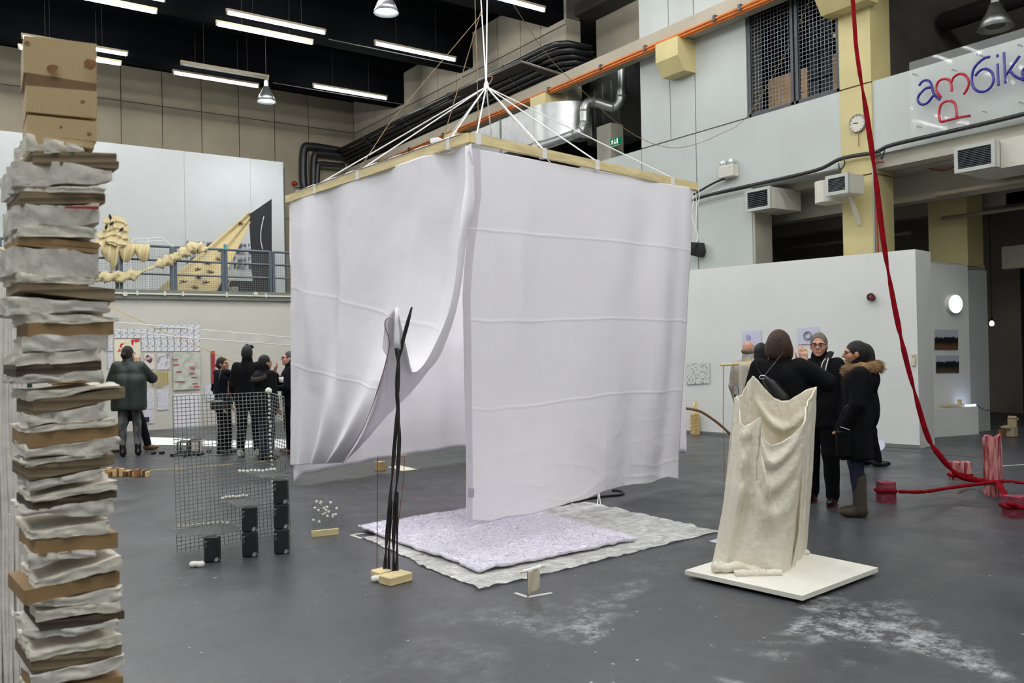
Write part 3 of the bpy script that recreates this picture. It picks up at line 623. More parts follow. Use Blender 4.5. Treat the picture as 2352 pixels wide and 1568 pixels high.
for px, L in ((1590, 60), (1598, 110), (1604, 40)):
    q = at(px, 432, depth(KR)); MB().tube(catmull([q, at(px+2, 432+L*.5, depth(KR)), at(px-2, 432+L, depth(KR))], 8), .006, 5).build('loose_cord', ROPE, fr)
MB().tube(catmull([at(1587, 475, 10.0), at(1592, 510, 10.0), at(1603, 540, 10.0), at(1600, 556, 10.0)], 12), .008, 5).build('loose_cord', ROPE, fr)
for px in (1371, 1380): MB().tube([at(1376, 1128, 9.0), at(px, 1165, 8.45)], .006, 5).build('trailing_cord', ROPE, fr)
# twine crossing the hall to the window corner
o = MB().tube(catmull([at(1172, 0, 12), at(1260, 130, 13), at(1345, 215, 14), at(1420, 285, 15), at(1500, 330, 15.5), at(1570, 338, 16), at(1650, 310, 16), at(1715, 268, 16), at(1800, 130, 15.5), at(1862, -5, 15)], 60), .005, 5).build('twine_line', TWINE); tag(o, 'thin twine sagging across the hall to the meshed window', 'string')

def crease(x, c, w): d = abs(x-c)/w; return max(0, 1-d)
FN = Vector((0, 0, 1)).cross((KR-KC).normalized()); FN = FN if FN.dot(Vector(CF_)) < 0 else -FN
LT = [(0, 1084), (.12, 1086), (.3, 1064), (.4, 1058), (1, 1068)]; RT = [(0, 1590), (.2, 1588), (.55, 1576), (1, 1551)]
BT = [(0, 1193), (.13, 1197), (.2, 1186), (.29, 1182), (.36, 1172), (.48, 1152), (.56, 1143), (.64, 1127), (.73, 1119), (.8, 1112), (.9, 1108), (.96, 1095), (1, 1099)]
def f_right(s, t):
    x = interp(LT, t)*(1-s)+interp(RT, t)*s; y0 = 340+(434-340)*s; y = y0+(interp(BT, s)-y0)*t
    p = onplane(x, y, KC, FN)
    w = .0
    w += .05*math.sin(s*30+1.5*t)*max(0, s-.60)/.40*(.5+.5*t)                     # folds gathering towards the right edge
    w += .045*math.exp(-((s-.97)/.03)**2)
    w += .03*math.sin((s+.35*t)*9)*(.3+.7*t)+.018*math.exp(-((s-.22-.12*t)/.035)**2)*math.sin(PI*min(1,t*1.5))+.03*(1-math.exp(-((s-.08)/.09)**2))*t
    w += .028*math.sin(PI*t)*math.exp(-(((s-.86)-.12*(t-.3))/.05)**2) - .02*math.exp(-(((s-.74)+.25*(t-.35))/.06)**2)*math.sin(PI*min(1, t*1.4))
    for c in (.215, .46, .70): w += .0055*crease(t+.006*math.sin(s*3), c, .0045)
    for c in (.13, .37, .64, .84): w += .004*crease(s, c, .006)*(.3+.7*t)
    w += .004*fbm((p.x*1.0, p.y, p.z), 3.0, 3)*(.5+t) 
    if t > .6: w += .006*(1-abs(nz((p.x*.8, p.y, p.z*2.2), 2.6, 8)))**8*(t-.6)/.4
    return p+FN*w
o = MB().grid(f_right, 220, 330).build('hanging_sheet', SHEET, smooth=True, solid=.002); tag(o, 'large creased white sheet hanging flat on the right of the cloth room corner', 'sheet', 'white sheets of the cloth room')
HEM = cloth_mat('double hem', (226, 221, 228), .2)
MB().grid(lambda s, t: f_right(.001+s*.034, t)+FN*.004, 4, 120).build('hem', HEM, o, smooth=True)
MB().grid(lambda s, t: f_right(.012+s*.03, .915+t*.022)+FN*.009, 3, 3).build('patch', mat('lilac patch', (176, 164, 182), .8), o)
# sheet pulled aside and hooked over the black sticks
A = [(669, 462), (668, 700), (667, 1068)]
B = [(1083, 329), (1090, 420), (1089, 480), (1072, 560), (1062, 640), (1046, 720), (1027, 780), (1006, 825), (985, 850), (965, 876), (940, 905), (915, 930), (888, 957), (858, 992), (823, 1030), (788, 1062)]
Cc = [(1068, 334), (1068, 420), (1060, 480), (1052, 560), (1045, 640), (1030, 715), (1004, 780), (972, 838), (945, 852), (925, 800), (913, 712), (892, 738), (893, 790), (872, 880), (838, 975), (788, 1062)]
dB = [7.42, 7.35, 7.3, 7.25, 7.2, 7.1, 7.05, 7.0, 6.98, 7.0, 7.1, 7.25, 7.5, 7.9, 8.5, 9.3]
dC = [7.4, 7.3, 7.22, 7.12, 7.0, 6.85, 6.7, 6.55, 6.4, 6.2, 6.08, 6.12, 6.3, 6.8, 7.8, 9.2]
NB_ = len(B)
def lerp_poly(P, D, t):
    k = t*(NB_-1); i = min(int(k), NB_-2); f = k-i
    def cr(v): 
        p0 = v[max(i-1, 0)]; p1 = v[i]; p2 = v[i+1]; p3 = v[min(i+2, NB_-1)]
        return .5*((2*p1)+(p2-p0)*f+(2*p0-5*p1+4*p2-p3)*f*f+(3*p1-p0-3*p2+p3)*f**3)
    return cr([p[0] for p in P]), cr([p[1] for p in P]), cr(D)
LN = Vector((0, 0, 1)).cross((KL-KC).normalized()); LN = LN if LN.dot(Vector(CF_)) < 0 else -LN
dL = depth(KL)
TB = [0, .07, .14, .22, .3, .38, .46, .53, .6, .66, .72, .78, .84, .90, .95, 1.0]
def f_left(s, t):
    ya = 457+(1068-457)*t; a = at(669-2*t, ya, dL+.05)
    bx, by, bd = lerp_poly(B, dB, t); b = at(bx, by, bd)
    # rows follow the top beam near the top, sag further down
    p = a.lerp(b, s)
    pl = onplane(*(lambda q: (CX+FPX*float((np.array(q)-CP_) @ CR_)/depth(q), CY-FPX*float((np.array(q)-CP_) @ CU_)/depth(q)))(p), KC, LN)
    k = s**2.2*min(1, t*1.6); p = pl.lerp(p, max(k, 0))
    w = .055*math.sin(PI*s)*math.sin(s*19-3.0*t*(1-s))*(.3+.7*t)
    w += .08*math.exp(-((s-.14-.30*t*t)/.06)**2)*math.sin(PI*min(1, t*1.3+.05))
    w -= .07*math.exp(-((s-.27-.42*t*t)/.05)**2)*math.sin(PI*min(1, t*1.2))
    w += .05*math.exp(-((s-.80)/.05)**2)*(1-t*.5)-.045*math.exp(-((s-.90)/.035)**2)+.03*math.exp(-((s-.70-.1*t)/.05)**2)*(1-t)
    for c in (.33, .62): w += .0045*crease(t-.05*s, c, .006)
    w += .006*fbm(p, 2.2, 6)
    return p+LN*w
NF = 26
def f_left_all(u, t):
    n1 = .84
    if u <= n1: return f_left(u/n1, t)
    v = (u-n1)/(1-n1); bx, by, bd = lerp_poly(B, dB, t); cx, cy, cd = lerp_poly(Cc, dC, t)
    b = f_left(1.0, t); c = at(cx, cy, cd); p = b.lerp(c, v); toward = -Vector(CF_)
    bulge = .07*math.sin(PI*v)*min(1, 4*(b-c).length)
    return p+toward*bulge+Vector((0, 0, -.02*math.sin(PI*v)))
o = MB().grid(f_left_all, 150, 240).build('hanging_sheet', SHEET, smooth=True, solid=.002); tag(o, 'white sheet pulled aside and hooked over the tall black sticks', 'sheet', 'white sheets of the cloth room')
# the corner of the cloth over the stick tip
tip = [(911, 706), (911, 740), (912, 775), (912, 802)]
MB().tube([at(x, y, 6.0) for x, y in tip], [.012, .016, .022, .03], 8).build('sleeve', SHEET, o, smooth=True)
def f_hook(s, t):
    x = interp([(0, 884), (.35, 893), (.55, 913), (1, 945)], s); y0 = interp([(0, 745), (.3, 728), (.5, 706), (.6, 722), (1, 850)], s); y1 = interp([(0, 800), (.5, 830), (1, 862)], s)
    return at(x-6*t*(1-s), y0+(y1-y0)*t, 6.12+.22*abs(s-.5)+.25*t)
MB().grid(f_hook, 30, 14).build('hooked_corner', SHEET, o, smooth=True)
MB().tube(catmull([at(788, 1062, 9.2), at(838, 975, 7.78), at(872, 880, 6.78), at(894, 795, 6.26), at(884, 745, 6.1), at(893, 730, 6.05), at(908, 733, 6.02)], 60), .004, 5).build('stitched_edge', mat('mauve edge', (170, 140, 158), .8), o)
MB().poly([at(1078, 345, 7.28), at(1086, 372, 7.26), at(1083, 378, 7.26), at(1074, 350, 7.28)], (.01, 0, 0)).build('loose_flap', HEM, o)
# far sheets
def f_far(a, b, top, bots, ph):
    n = Vector((0, 0, 1)).cross((b-a).normalized())
    def f(s, t):
        p = a.lerp(b, .01+.98*s); z0 = top; z1 = interp(bots, s); q = Vector((p.x, p.y, z0+(z1-z0)*t))
        return q+n*(.035*math.sin(s*34+ph+1.5*t)*(.3+.7*t)+.02*fbm(q, 1.3, ph))
    return f
o = MB().grid(f_far(KL, KK, TZ-.03, [(0, .02), (.03, .12), (.15, .13), (.3, .17), (.5, .18), (.8, .2), (1, .2)], 1), 120, 60).build('hanging_sheet', SHEET, smooth=True, solid=.002); tag(o, 'far white sheet seen through the opening of the cloth room', 'sheet', 'white sheets of the cloth room')
o = MB().grid(f_far(KK, KR.lerp(KK, .06), TZ-.03, [(0, .2), (1, .3)], 4), 100, 50).build('hanging_sheet', SHEET, smooth=True, solid=.002); tag(o, 'white sheet closing the back right side of the cloth room', 'sheet', 'white sheets of the cloth room')
o = MB().grid(lambda s, t: KC.lerp(KL, .02+.9*s)+Vector((-.03+.07*t, 0, .048+.02*abs(math.sin(s*23))*math.sin(PI*t))), 80, 5).build('folded_top', SHEET, smooth=True, solid=.003); tag(o, 'rumpled strip of white sheet folded over the left pine beam', 'cloth')
o = MB().obox(at(1006, 326, 8.1), (.16, .1, .05), rotz(.6), bevel=.01).build('paper_scrap', mat('white paper', (236, 236, 232), .7)); tag(o, 'scrap of white paper lying on the left pine beam', 'paper')

# ================================================================== FLOOR PIECES UNDER IT
RUGM = mat('white fleece', (236, 230, 240), .9, var=.03, scale=20)
rq = [onz(1100, 1312, .03), onz(1462, 1238, .03), onz(1180, 1176, .03)+Vector((.2, .4, 0)), onz(822, 1210, .03)]
def rugp(u, v): return rq[0]*(1-u)*(1-v)+rq[1]*u*(1-v)+rq[2]*u*v+rq[3]*(1-u)*v
rug = thing('fleece_rug', 'white fluffy fleece rug lying below the hanging cloth room', 'rug', (4.0, 6.0, 0))
def f_rug(u, v):
    e = 0.02*fbm((u*8, v*8, 0), 1.5, 2); p = rugp(min(1, max(0, u+e*(u > .9 or u < .1))), min(1, max(0, v+e*(v > .9 or v < .1))))
    return Vector((p.x, p.y, .035+.012*fbm((p.x, p.y, 0), 5, 1)+.05*math.exp(-((v-.93)/.05)**2)*max(0, u-.35)))
MB().grid(f_rug, 90, 90).build('backing', mat('rug backing', (226, 222, 231), .9), rug, smooth=True, solid=.02)
mb = MB(); rr = random.Random(3)
for k in range(26000):
    u, v = rr.random(), rr.random(); p = f_rug(u, v)+Vector((0, 0, .008)); a = rr.random()*2*PI; h = rr.uniform(.003, .009); w = rr.uniform(.008, .016)
    d = Vector((math.cos(a), math.sin(a), 0)); tipv = p+Vector((rr.uniform(-.035, .035), rr.uniform(-.035, .035), h))
    mb.add([p-d*w, p+d*w, tipv], [(0, 1, 2)])
o = mb.build('pile', cloth_mat('fleece pile', (236, 232, 241), .45), rug); o['kind'] = 'stuff'
def plastic_mat(name, alpha, rgb=(225, 228, 222), rough=.18):
    m = bpy.data.materials.new(name); m.use_nodes = True; nt = m.node_tree; b = nt.nodes['Principled BSDF']
    b.inputs['Base Color'].default_value = lin(rgb); b.inputs['Roughness'].default_value = rough
    tc = nt.nodes.new('ShaderNodeTexCoord'); n = nt.nodes.new('ShaderNodeTexNoise'); n.inputs['Scale'].default_value = 6; n.inputs['Detail'].default_value = 8; n.inputs['Distortion'].default_value = 1.5
    nt.links.new(tc.outputs['Object'], n.inputs['Vector'])
    mr = nt.nodes.new('ShaderNodeMapRange'); mr.inputs[1].default_value = .35; mr.inputs[2].default_value = .7; mr.inputs[3].default_value = alpha*.75; mr.inputs[4].default_value = min(1, alpha*1.25)
    nt.links.new(n.outputs['Fac'], mr.inputs[0]); nt.links.new(mr.outputs[0], b.inputs['Alpha'])
    n2 = nt.nodes.new('ShaderNodeTexNoise'); n2.inputs['Scale'].default_value = 14; n2.inputs['Detail'].default_value = 5; n2.inputs['Distortion'].default_value = 2
    nt.links.new(tc.outputs['Object'], n2.inputs['Vector'])
    bp = nt.nodes.new('ShaderNodeBump'); bp.inputs['Strength'].default_value = .6; bp.inputs['Distance'].default_value = .02; nt.links.new(n2.outputs['Fac'], bp.inputs['Height']); nt.links.new(bp.outputs[0], b.inputs['Normal'])
    return m
PLAST = plastic_mat('crinkled clear film', .72, (240, 238, 232))
pq_ = [onz(1100, 1357), onz(1655, 1222), onz(1345, 1160)+Vector((.1, .1, 0)), onz(832, 1236)]
def f_pl(u, v):
    e = .012*fbm((u*5, v*5, 3), 1.5, 4); eu = e if (u < .05 or u > .95) else 0; ev = e if (v < .05 or v > .95) else 0
    u2, v2 = u+eu, v+ev; p = pq_[0]*(1-u2)*(1-v2)+pq_[1]*u2*(1-v2)+pq_[2]*u2*v2+pq_[3]*(1-u2)*v2
    edge = min(u, 1-u, v, 1-v); h = .006+.006*abs(fbm((p.x*1.2, p.y*3, 0), 2.5, 5))+.02*max(0, 1-edge/.03)*abs(fbm(p, 6, 1))
    return Vector((p.x, p.y, h))
o = MB().grid(f_pl, 130, 110).build('plastic_sheet', PLAST, smooth=True); tag(o, 'crinkled clear plastic sheet spread on floor under the fleece rug', 'plastic sheet')
TAPE = mat('white tape', (196, 194, 184), .6)
def tape_v(pts, w, label):
    mb = MB(); P = [onz(x, y, .002) for x, y in pts]
    for a, b in zip(P, P[1:]): mb.bar(a, b, w, .003)
    tag(mb.build('tape_mark', TAPE), label, 'tape', 'white tape marks on the floor')
tape_v([(1183, 1361), (1212, 1371), (1268, 1361)], .03, 'V shaped white tape mark on floor below the tiny flag')
tape_v([(838, 1224), (806, 1228), (830, 1236)], .03, 'white tape corner on floor beside the left tip of the rug')
tape_v([(1312, 1156), (1340, 1161)], .03, 'short white tape strip behind the plastic sheet')
tape_v([(2264, 1072), (2360, 1066)], .035, 'straight white tape line on floor behind the red pillar')
# tiny flag on a rod
p0, p1 = onz(1196, 1372, .0)+Vector((0, 0, .16)), onz(1252, 1366, 0)+Vector((.0, .0, .19))
t = thing('rod_flag', 'tiny cream cloth hung over a short rod before the plastic sheet', 'flag', onz(1222, 1371))
MB().tube([p0, p1], .008, 8).build('rod', PINE, t)
MB().tube([p0.lerp(p1, .3), p0.lerp(p1, .3)+Vector((0, 0, -.168))], .004, 5).build('pin', TWINE, t)
def f_fl(u, v):
    p = p0.lerp(p1, .3+.5*u); return p+Vector((0, 0, -.155*v*(1-.12*u)))-Vector(CF_)*(.012+.012*math.sin(u*7+v*3))
MB().grid(f_fl, 16, 14).build('cloth', cloth_mat('cream calico', (222, 212, 190), .2), t, smooth=True, solid=.003)
MB().tube([p0.lerp(p1, .12), p0.lerp(p1, .85)], .012, 8).build('roll', MATS['white paper'], t)

# ================================================================== BLACK TWISTED STICKS
def ribbon(pts, w, th, turns, n=80):
    cp = catmull(pts, n); mb = MB(); vs = []; fs = []
    for i, p in enumerate(cp):
        d = (cp[min(i+1, n-1)]-cp[max(i-1, 0)]).normalized(); x = d.cross(Vector((0, 1, 0))).normalized(); y = d.cross(x).normalized(); a = turns*2*PI*i/n
        u = x*math.cos(a)+y*math.sin(a); v = -x*math.sin(a)+y*math.cos(a)
        for s, q in ((-1, -1), (1, -1), (1, 1), (-1, 1)): vs.append(p+u*w/2*s+v*th/2*q)
    for i in range(n-1):
        for k in range(4): l = (k+1) % 4; fs.append((i*4+k, i*4+l, i*4+4+l, i*4+4+k))
    fs += [(3, 2, 1, 0), tuple((n-1)*4+k for k in range(4))]; return mb.add(vs, fs)
st = thing('stick_sculpture', 'tall twisted black strips standing in two pine blocks', 'sculpture', onz(902, 1325))
STK = mat('black stained strip', (28, 24, 22), .5, var=.25, scale=8, stretch=(4, 4, .5))
for pts, d, w, tn in (([(884, 1306), (888, 1240), (896, 1150), (904, 1050), (911, 960), (914, 880), (916, 830), (926, 780), (946, 705)], 6.0, .026, 2.2),
                      ([(905, 1312), (904, 1240), (908, 1150), (915, 1060), (917, 980), (912, 900), (913, 830), (911, 800)], 5.95, .026, 2.0),
                      ([(893, 1306), (894, 1250), (897, 1200), (899, 1150)], 6.01, .016, .5), ([(912, 1312), (912, 1250), (912, 1190), (913, 1130)], 5.94, .016, .5)):
    ribbon([at(x, y, d) for x, y in pts], w, .011, tn).build('strip', STK, st)
MB().tube([at(911, 800, 6.0), at(910, 708, 6.0)], .009, 6).build('strip', STK, st)
q = onz(905, 1325)
MB().obox(onz(912, 1328, .03)+Vector((0, .02, 0)), (.2, .13, .06), rotz(.2), bevel=.006).build('base_block', PINE, st)
MB().obox(onz(880, 1320, .03)+Vector((0, .03, 0)), (.1, .12, .06), rotz(.2), bevel=.006).build('base_block', PINE, st)
MB().tube([at(866, 1308, 6.05), at(867, 1049, 6.05), at(930, 1048, 6.05), at(926, 1110, 6.05), at(914, 1210, 6.03)], .003, 5).build('copper_wire', mat('copper wire', (150, 92, 66), .4, metal=.6), st)
PLAS = mat('white plaster', (228, 224, 214), .75, bump=.3, bscale=50)
def plaster_shell(px, py, w, n, label):
    p = onz(px, py); t = thing('plaster_piece', label, 'plaster', p)
    for k in range(n):
        c = p+Vector(CR_)*(w*(k/(n-1)-.5))*1.0; c.z = .02
        MB().lathe([(.005, -.02), (.02, -.016), (.026, 0), (.02, .018), (.004, .024)], c+Vector((0, .01*(k % 2), 0)), 9, Matrix.Rotation(.4*k, 3, 'Y')).build('lobe', PLAS, t, smooth=True)
plaster_shell(868, 1336, .05, 4, 'small ridged white plaster piece beside the pine blocks')
plaster_shell(453, 1302, .07, 4, 'small white plaster piece on floor before the mesh screen')
# ================================================================== DRAPED SCULPTURE ON A WHITE BOARD
bz = .055
bd = thing('display_board', 'square white board lying on the floor under the draped cloth sculpture', 'board', onz(1790, 1310, 0))
bc = [onz(1843, 1368, bz), onz(2017, 1303, bz), onz(1762, 1250, bz), onz(1573, 1309, bz)]
MB().poly([q-Vector((0, 0, .03)) for q in bc], (0, 0, .03)).build('panel', mat('white board', (232, 228, 216), .55, var=.02), bd)
cen = sum(bc, Vector())/4
MB().poly([cen.lerp(q, .8)-Vector((0, 0, bz)) for q in bc], (0, 0, bz-.03)).build('batten', mat('dark batten', (40, 40, 40), .8), bd)
DRAPE = cloth_mat('stiff plastered calico', (232, 224, 206), .06, .5, 22)
dr = thing('draped_sculpture', 'cream stiffened cloth standing hollow with scalloped rim on white board', 'sculpture', onz(1750, 1310, bz))
def dq(x, y, d): return at(1540+x/2.704, 820+y/2.704, d)
rimF = [(400, 240), (424, 290), (432, 350), (434, 400), (452, 430), (500, 410), (533, 366), (550, 372), (564, 430), (590, 520), (632, 548), (690, 530), (760, 480), (815, 390), (835, 312)]
dF = [6.05, 6.0, 5.92, 5.85, 5.82, 5.82, 5.8, 5.78, 5.74, 5.7, 5.68, 5.68, 5.72, 5.8, 5.88]
botF = [(255, 1300), (268, 1312), (285, 1318), (310, 1325), (335, 1332), (370, 1342), (410, 1352), (450, 1366), (490, 1380), (530, 1392), (570, 1398), (620, 1398), (670, 1392), (715, 1365), (742, 1325)]
dFb = [5.98, 5.95, 5.92, 5.89, 5.86, 5.83, 5.8, 5.77, 5.74, 5.72, 5.7, 5.69, 5.7, 5.76, 5.84]
def polyl(P, s):
    k = s*(len(P)-1); i = min(int(k), len(P)-2); f = k-i
    if isinstance(P[0], tuple): return tuple(P[i][c]+(P[i+1][c]-P[i][c])*f for c in range(2))
    return P[i]+(P[i+1]-P[i])*f
tow = -Vector(CF_)
def f_df(s, t):
    a = polyl(rimF, s); b = polyl(botF, s); e = t**1.0
    x = a[0]+(b[0]-a[0])*(e*.55+.45*e**2.2); y = a[1]+(b[1]-a[1])*t
    d = polyl(dF, s)*(1-t)+polyl(dFb, s)*t
    p = dq(x, y, d)
    w = 0
    # ridges that run down from the two hung points, swag folds between them
    for c, k in ((.44, .10), (.93, .07), (.03, .05)): w += k*math.exp(-((s-c-(.05*t if c < .9 else 0))/.05)**2)*math.exp(-t*2.2)
    q = max(0, min(1, (s-.45)/.47)) if s > .45 else max(0, min(1, s/.42))
    for tt, k, wd in ((.03, .05, .05), (.20, .055, .075), (.42, .05, .09)):
        sw = tt+(.10 if s > .45 else .05)*math.sin(PI*q)
        w += k*math.exp(-((t-sw)/wd)**2)*math.sin(PI*q)**.7*(1 if s > .45 else .6)
    w += .05*math.exp(-((s-.52-.5*(t-.1))/.05)**2)*math.sin(PI*min(1, t*1.5))*(t < .67)
    w += .022*math.sin(s*22+2*t)*t*(1-t)*2+.03*math.exp(-((s-.30)/.05)**2)*math.sin(PI*t)
    w += .012*fbm(p, 5, 2)+.003*fbm(p, 26, 4)
    w += .05*math.exp(-((1-t)/.05)**2)*abs(fbm((s*6, 0, 0), 1, 3))
    return p+tow*w
MB().grid(f_df, 120, 140).build('front_cloth', DRAPE, dr, smooth=True, solid=.008)
rimB = [(400, 240), (442, 236), (470, 172), (497, 112), (540, 140), (590, 200), (640, 250), (690, 271), (735, 268), (790, 235), (845, 200), (905, 183)]
def f_db(s, t):
    a = polyl(rimB, s); x = a[0]+((300+s*545)-a[0])*t; y = a[1]+((1215+10*s)-a[1])*t; d = 6.08+.18*s+.02*math.sin(s*20)
    p = dq(x, y, d+.12*math.sin(PI*s)); w = .06*math.exp(-((s-.27)/.05)**2)*(1-t)+.02*math.sin(s*16)*t+.05*math.exp(-((t-.12-.06*math.sin(PI*max(0, (s-.3)/.7)))/.03)**2)*math.sin(PI*max(0, min(1, (s-.3)/.65)))+.008*fbm(p, 6, 8)+.003*fbm(p, 26, 1)
    return p+tow*w
MB().grid(f_db, 90, 80).build('back_cloth', DRAPE, dr, smooth=True, solid=.008)
sideL = [(835, 312), (826, 420), (822, 560), (815, 720), (806, 900), (796, 1080), (770, 1230), (742, 1325)]
sideR = [(905, 183), (902, 330), (890, 520), (880, 740), (866, 900), (852, 1070), (846, 1190), (842, 1235)]
def f_ds(s, t):
    a = polyl(sideL, t); b = polyl(sideR, t); x = a[0]+(b[0]-a[0])*s; y = a[1]+(b[1]-a[1])*s
    p = dq(x, y, 5.88-.03*t+(.4)*s); return p+tow*(.025*math.sin(s*14)*(1-s)+.006*fbm(p, 8, 3)+.004*fbm(p, 26, 3))
MB().grid(f_ds, 26, 90).build('side_cloth', DRAPE, dr, smooth=True, solid=.008)
for k, (pts, r, d) in enumerate((([(262, 1300), (330, 1312), (430, 1300), (540, 1335), (640, 1345), (700, 1375)], .028, 5.74), ([(300, 1290), (380, 1305), (520, 1300), (640, 1330)], .022, 5.78), ([(400, 1345), (470, 1372), (540, 1380), (560, 1400), (590, 1395), (610, 1360)], .022, 5.66), ([(540, 1345), (620, 1350), (690, 1390), (640, 1392)], .02, 5.66), ([(800, 1230), (830, 1215), (846, 1205), (838, 1240), (805, 1250)], .016, 6.2))):
    cp = catmull([dq(x, y, d) for x, y in pts], 40); cp = [Vector((p.x, p.y, max(p.z, bz+r*.6))) for p in cp]
    MB().tube(cp, [r*1.45*(1+.4*nz((i*.25, k, 0), 1)) for i in range(40)], 9, flat=.8).build('floor_fold', DRAPE, dr, smooth=True)
MB().lathe([(.006, -.01), (.01, 0), (.006, .012)], dq(402, 240, 6.04), 8).build('pin', STEELD, dr)
o = MB().poly([onz(1628, 1243, .002), onz(1660, 1251, .002), onz(1672, 1243, .002), onz(1645, 1238, .002)], (0, 0, .003)).build('paper_scrap', mat('lilac paper', (205, 203, 222), .7)); tag(o, 'pale lilac paper scrap on floor by the draped sculpture', 'paper')

# ================================================================== WIRE MESH SCREEN WITH BLACK BRICKS
MW = mat('grey wire', (128, 130, 128), .45, metal=.5)
ms = thing('mesh_screen', 'folded grey wire mesh screen with mesh shelves and white plaster beads', 'sculpture', onz(520, 1250))
def mesh_patch(quad, nu, nv, name, r=.0022):
    mb = MB(); q = [Vector(v) for v in quad]
    def P(u, v): return q[0]*(1-u)*(1-v)+q[1]*u*(1-v)+q[2]*u*v+q[3]*(1-u)*v
    for i in range(nu+1): mb.bar(P(i/nu, 0), P(i/nu, 1), r*2, r*2)
    for j in range(nv+1): mb.bar(P(0, j/nv), P(1, j/nv), r*2, r*2, up=(.3, .5, .2))
    o = mb.build(name, MW, ms); o['kind'] = 'stuff'; return P
mA, mB_ = onz(407, 1271), onz(633, 1228); dA, dB_ = depth(mA), depth(mB_)
tA, tB = at(396, 910, dA), at(617, 900, dB_)
mC, tC = onz(669, 1243), at(652, 911, depth(onz(669, 1243)))
mesh_patch([mA, mB_, tB, tA], 24, 40, 'mesh_panel', .0021)
mesh_patch([mB_, mC, tC, tB], 9, 40, 'mesh_panel', .0021)
d1, d2, d3 = 6.75, 7.0, 7.15
for quad, nu, nv, row in (([at(420, 1233, 6.45), at(563, 1219, 6.7), at(528, 1202, 7.15), at(387, 1217, 6.85)], 24, 12, ((410, 1209), (522, 1199), 11)),
                     ([at(545, 1163, 6.75), at(603, 1157, 6.7), at(570, 1140, 7.2), at(510, 1144, 7.1)], 9, 14, ((511, 1143), (566, 1138), 8)),
                     ([at(598, 1097, 6.85), at(667, 1092, 6.9), at(636, 1080, 7.35), at(550, 1083, 7.2)], 10, 14, ((550, 1082), (630, 1079), 10))):
    mesh_patch(quad, nu, nv, 'mesh_shelf', .0018)
    (xa, ya), (xb, yb), n = row
    for k in range(n):
        f = k/(n-1); p = at(xa+(xb-xa)*f, ya+(yb-ya)*f+rnd.uniform(-1.5, 1.5), 7.02+.12*f)
        MB().lathe([(.004, -.012), (.013, -.006), (.014, .006), (.004, .014)], p, 8, Matrix.Rotation(rnd.uniform(.5, 1.2), 3, 'Y')).build('plaster_bead', PLAS, ms, smooth=True)
for k in range(34):
    f = k/33; p = tB.lerp(mB_, f*.985)+tow*.01
    MB().lathe([(.003, -.012), (.012, -.006), (.0125, .005), (.003, .012)], p+Vector((rnd.uniform(-.006, .006), 0, 0)), 8, Matrix.Rotation(rnd.uniform(.3, 1.3), 3, 'Y')).build('plaster_bead', PLAS, ms, smooth=True)
MB().lathe([(.005, -.03), (.028, -.012), (.03, .012), (.008, .03)], tB+Vector((0, 0, .01)), 9).build('plaster_bead', PLAS, ms, smooth=True)
BRK = mat('black painted brick', (24, 25, 28), .5, rgb2=(170, 168, 162), scale=13, thresh=(.60, .66), bump=.2)
def brick(px, py, k, n, label):
    p = onz(px, py); w, h = .112, .198
    o = MB().obox((p.x, p.y+.03, .0+h*(k+.5)), (w, .07, h-.003), rotz(-.55+.02*k), bevel=.008).build('painted_brick', BRK); tag(o, label, 'brick', 'black painted bricks by the mesh screen')
brick(491, 1291, 0, 1, 'single upright black painted brick under the lowest mesh shelf')
for k, lb in enumerate(('lower brick of the two brick stack, black with white smears', 'upper brick of the two brick stack, plain black')): brick(578, 1279, k, 2, lb)
for k, lb in enumerate(('bottom brick of the three brick stack, black with white smears', 'middle brick of the three brick stack, plain black', 'top brick of the three brick stack, black with white specks')): brick(651, 1272, k, 3, lb)
# little mesh with plaster crumbs in a pine batten
sm = thing('small_mesh', 'small wire mesh with white crumbs standing in a pine batten', 'sculpture', onz(746, 1226))
ms_ = ms; ms = sm
a, b = onz(720, 1222), onz(772, 1218); dA2 = depth(a)
mesh_patch([a+Vector((0, 0, .04)), b+Vector((0, 0, .04)), at(774, 1138, depth(b)), at(718, 1142, dA2)], 12, 16, 'mesh_panel', .0009)
ms = ms_
MB().bar(onz(715, 1226, .025), onz(777, 1219, .025), .03, .05).build('batten', PINE, sm)
for x, y in ((727, 1152), (736, 1156), (759, 1154), (723, 1166), (731, 1172), (744, 1167), (751, 1164), (755, 1175), (747, 1178), (742, 1181), (752, 1185), (764, 1186), (773, 1167), (771, 1181), (720, 1194), (733, 1198), (765, 1182), (749, 1171), (737, 1153)):
    MB().lathe([(.003, -.012), (.014, -.005), (.012, .006), (.003, .012)], at(x, y, dA2-.02), 7, Matrix.Rotation(x, 3, 'X')).build('plaster_crumb', PLAS, sm, smooth=True)

# ================================================================== STACKED COLUMN OF BOARDS AND PAPER IN THE FOREGROUND
TD = 1.95
tw = thing('stacked_column', 'tall leaning column of stacked pine blocks, boards and crumpled paper', 'sculpture', onz(150, 2400, 0) if False else Vector(at(150, 800, TD).xy.to_3d()))
PAP = mat('handmade cream paper', (228, 219, 204), .85, rgb2=(196, 120, 100), scale=5, thresh=(.74, .86), bump=.35, bscale=25)
PAPG = mat('grey rag paper', (212, 205, 194), .9, var=.08, scale=4, bump=.5, bscale=18)
MDF = mat('brown fibreboard', (152, 122, 84), .75, var=.05, scale=10)
PLY = mat('plywood edge', (150, 132, 104), .75, rgb2=(98, 82, 62), scale=2.2, stretch=(.4, .4, 30), thresh=(.42, .58))
PLYD = mat('dark plywood edge', (104, 88, 66), .75, rgb2=(58, 48, 38), scale=2.0, stretch=(.4, .4, 30), thresh=(.4, .6))
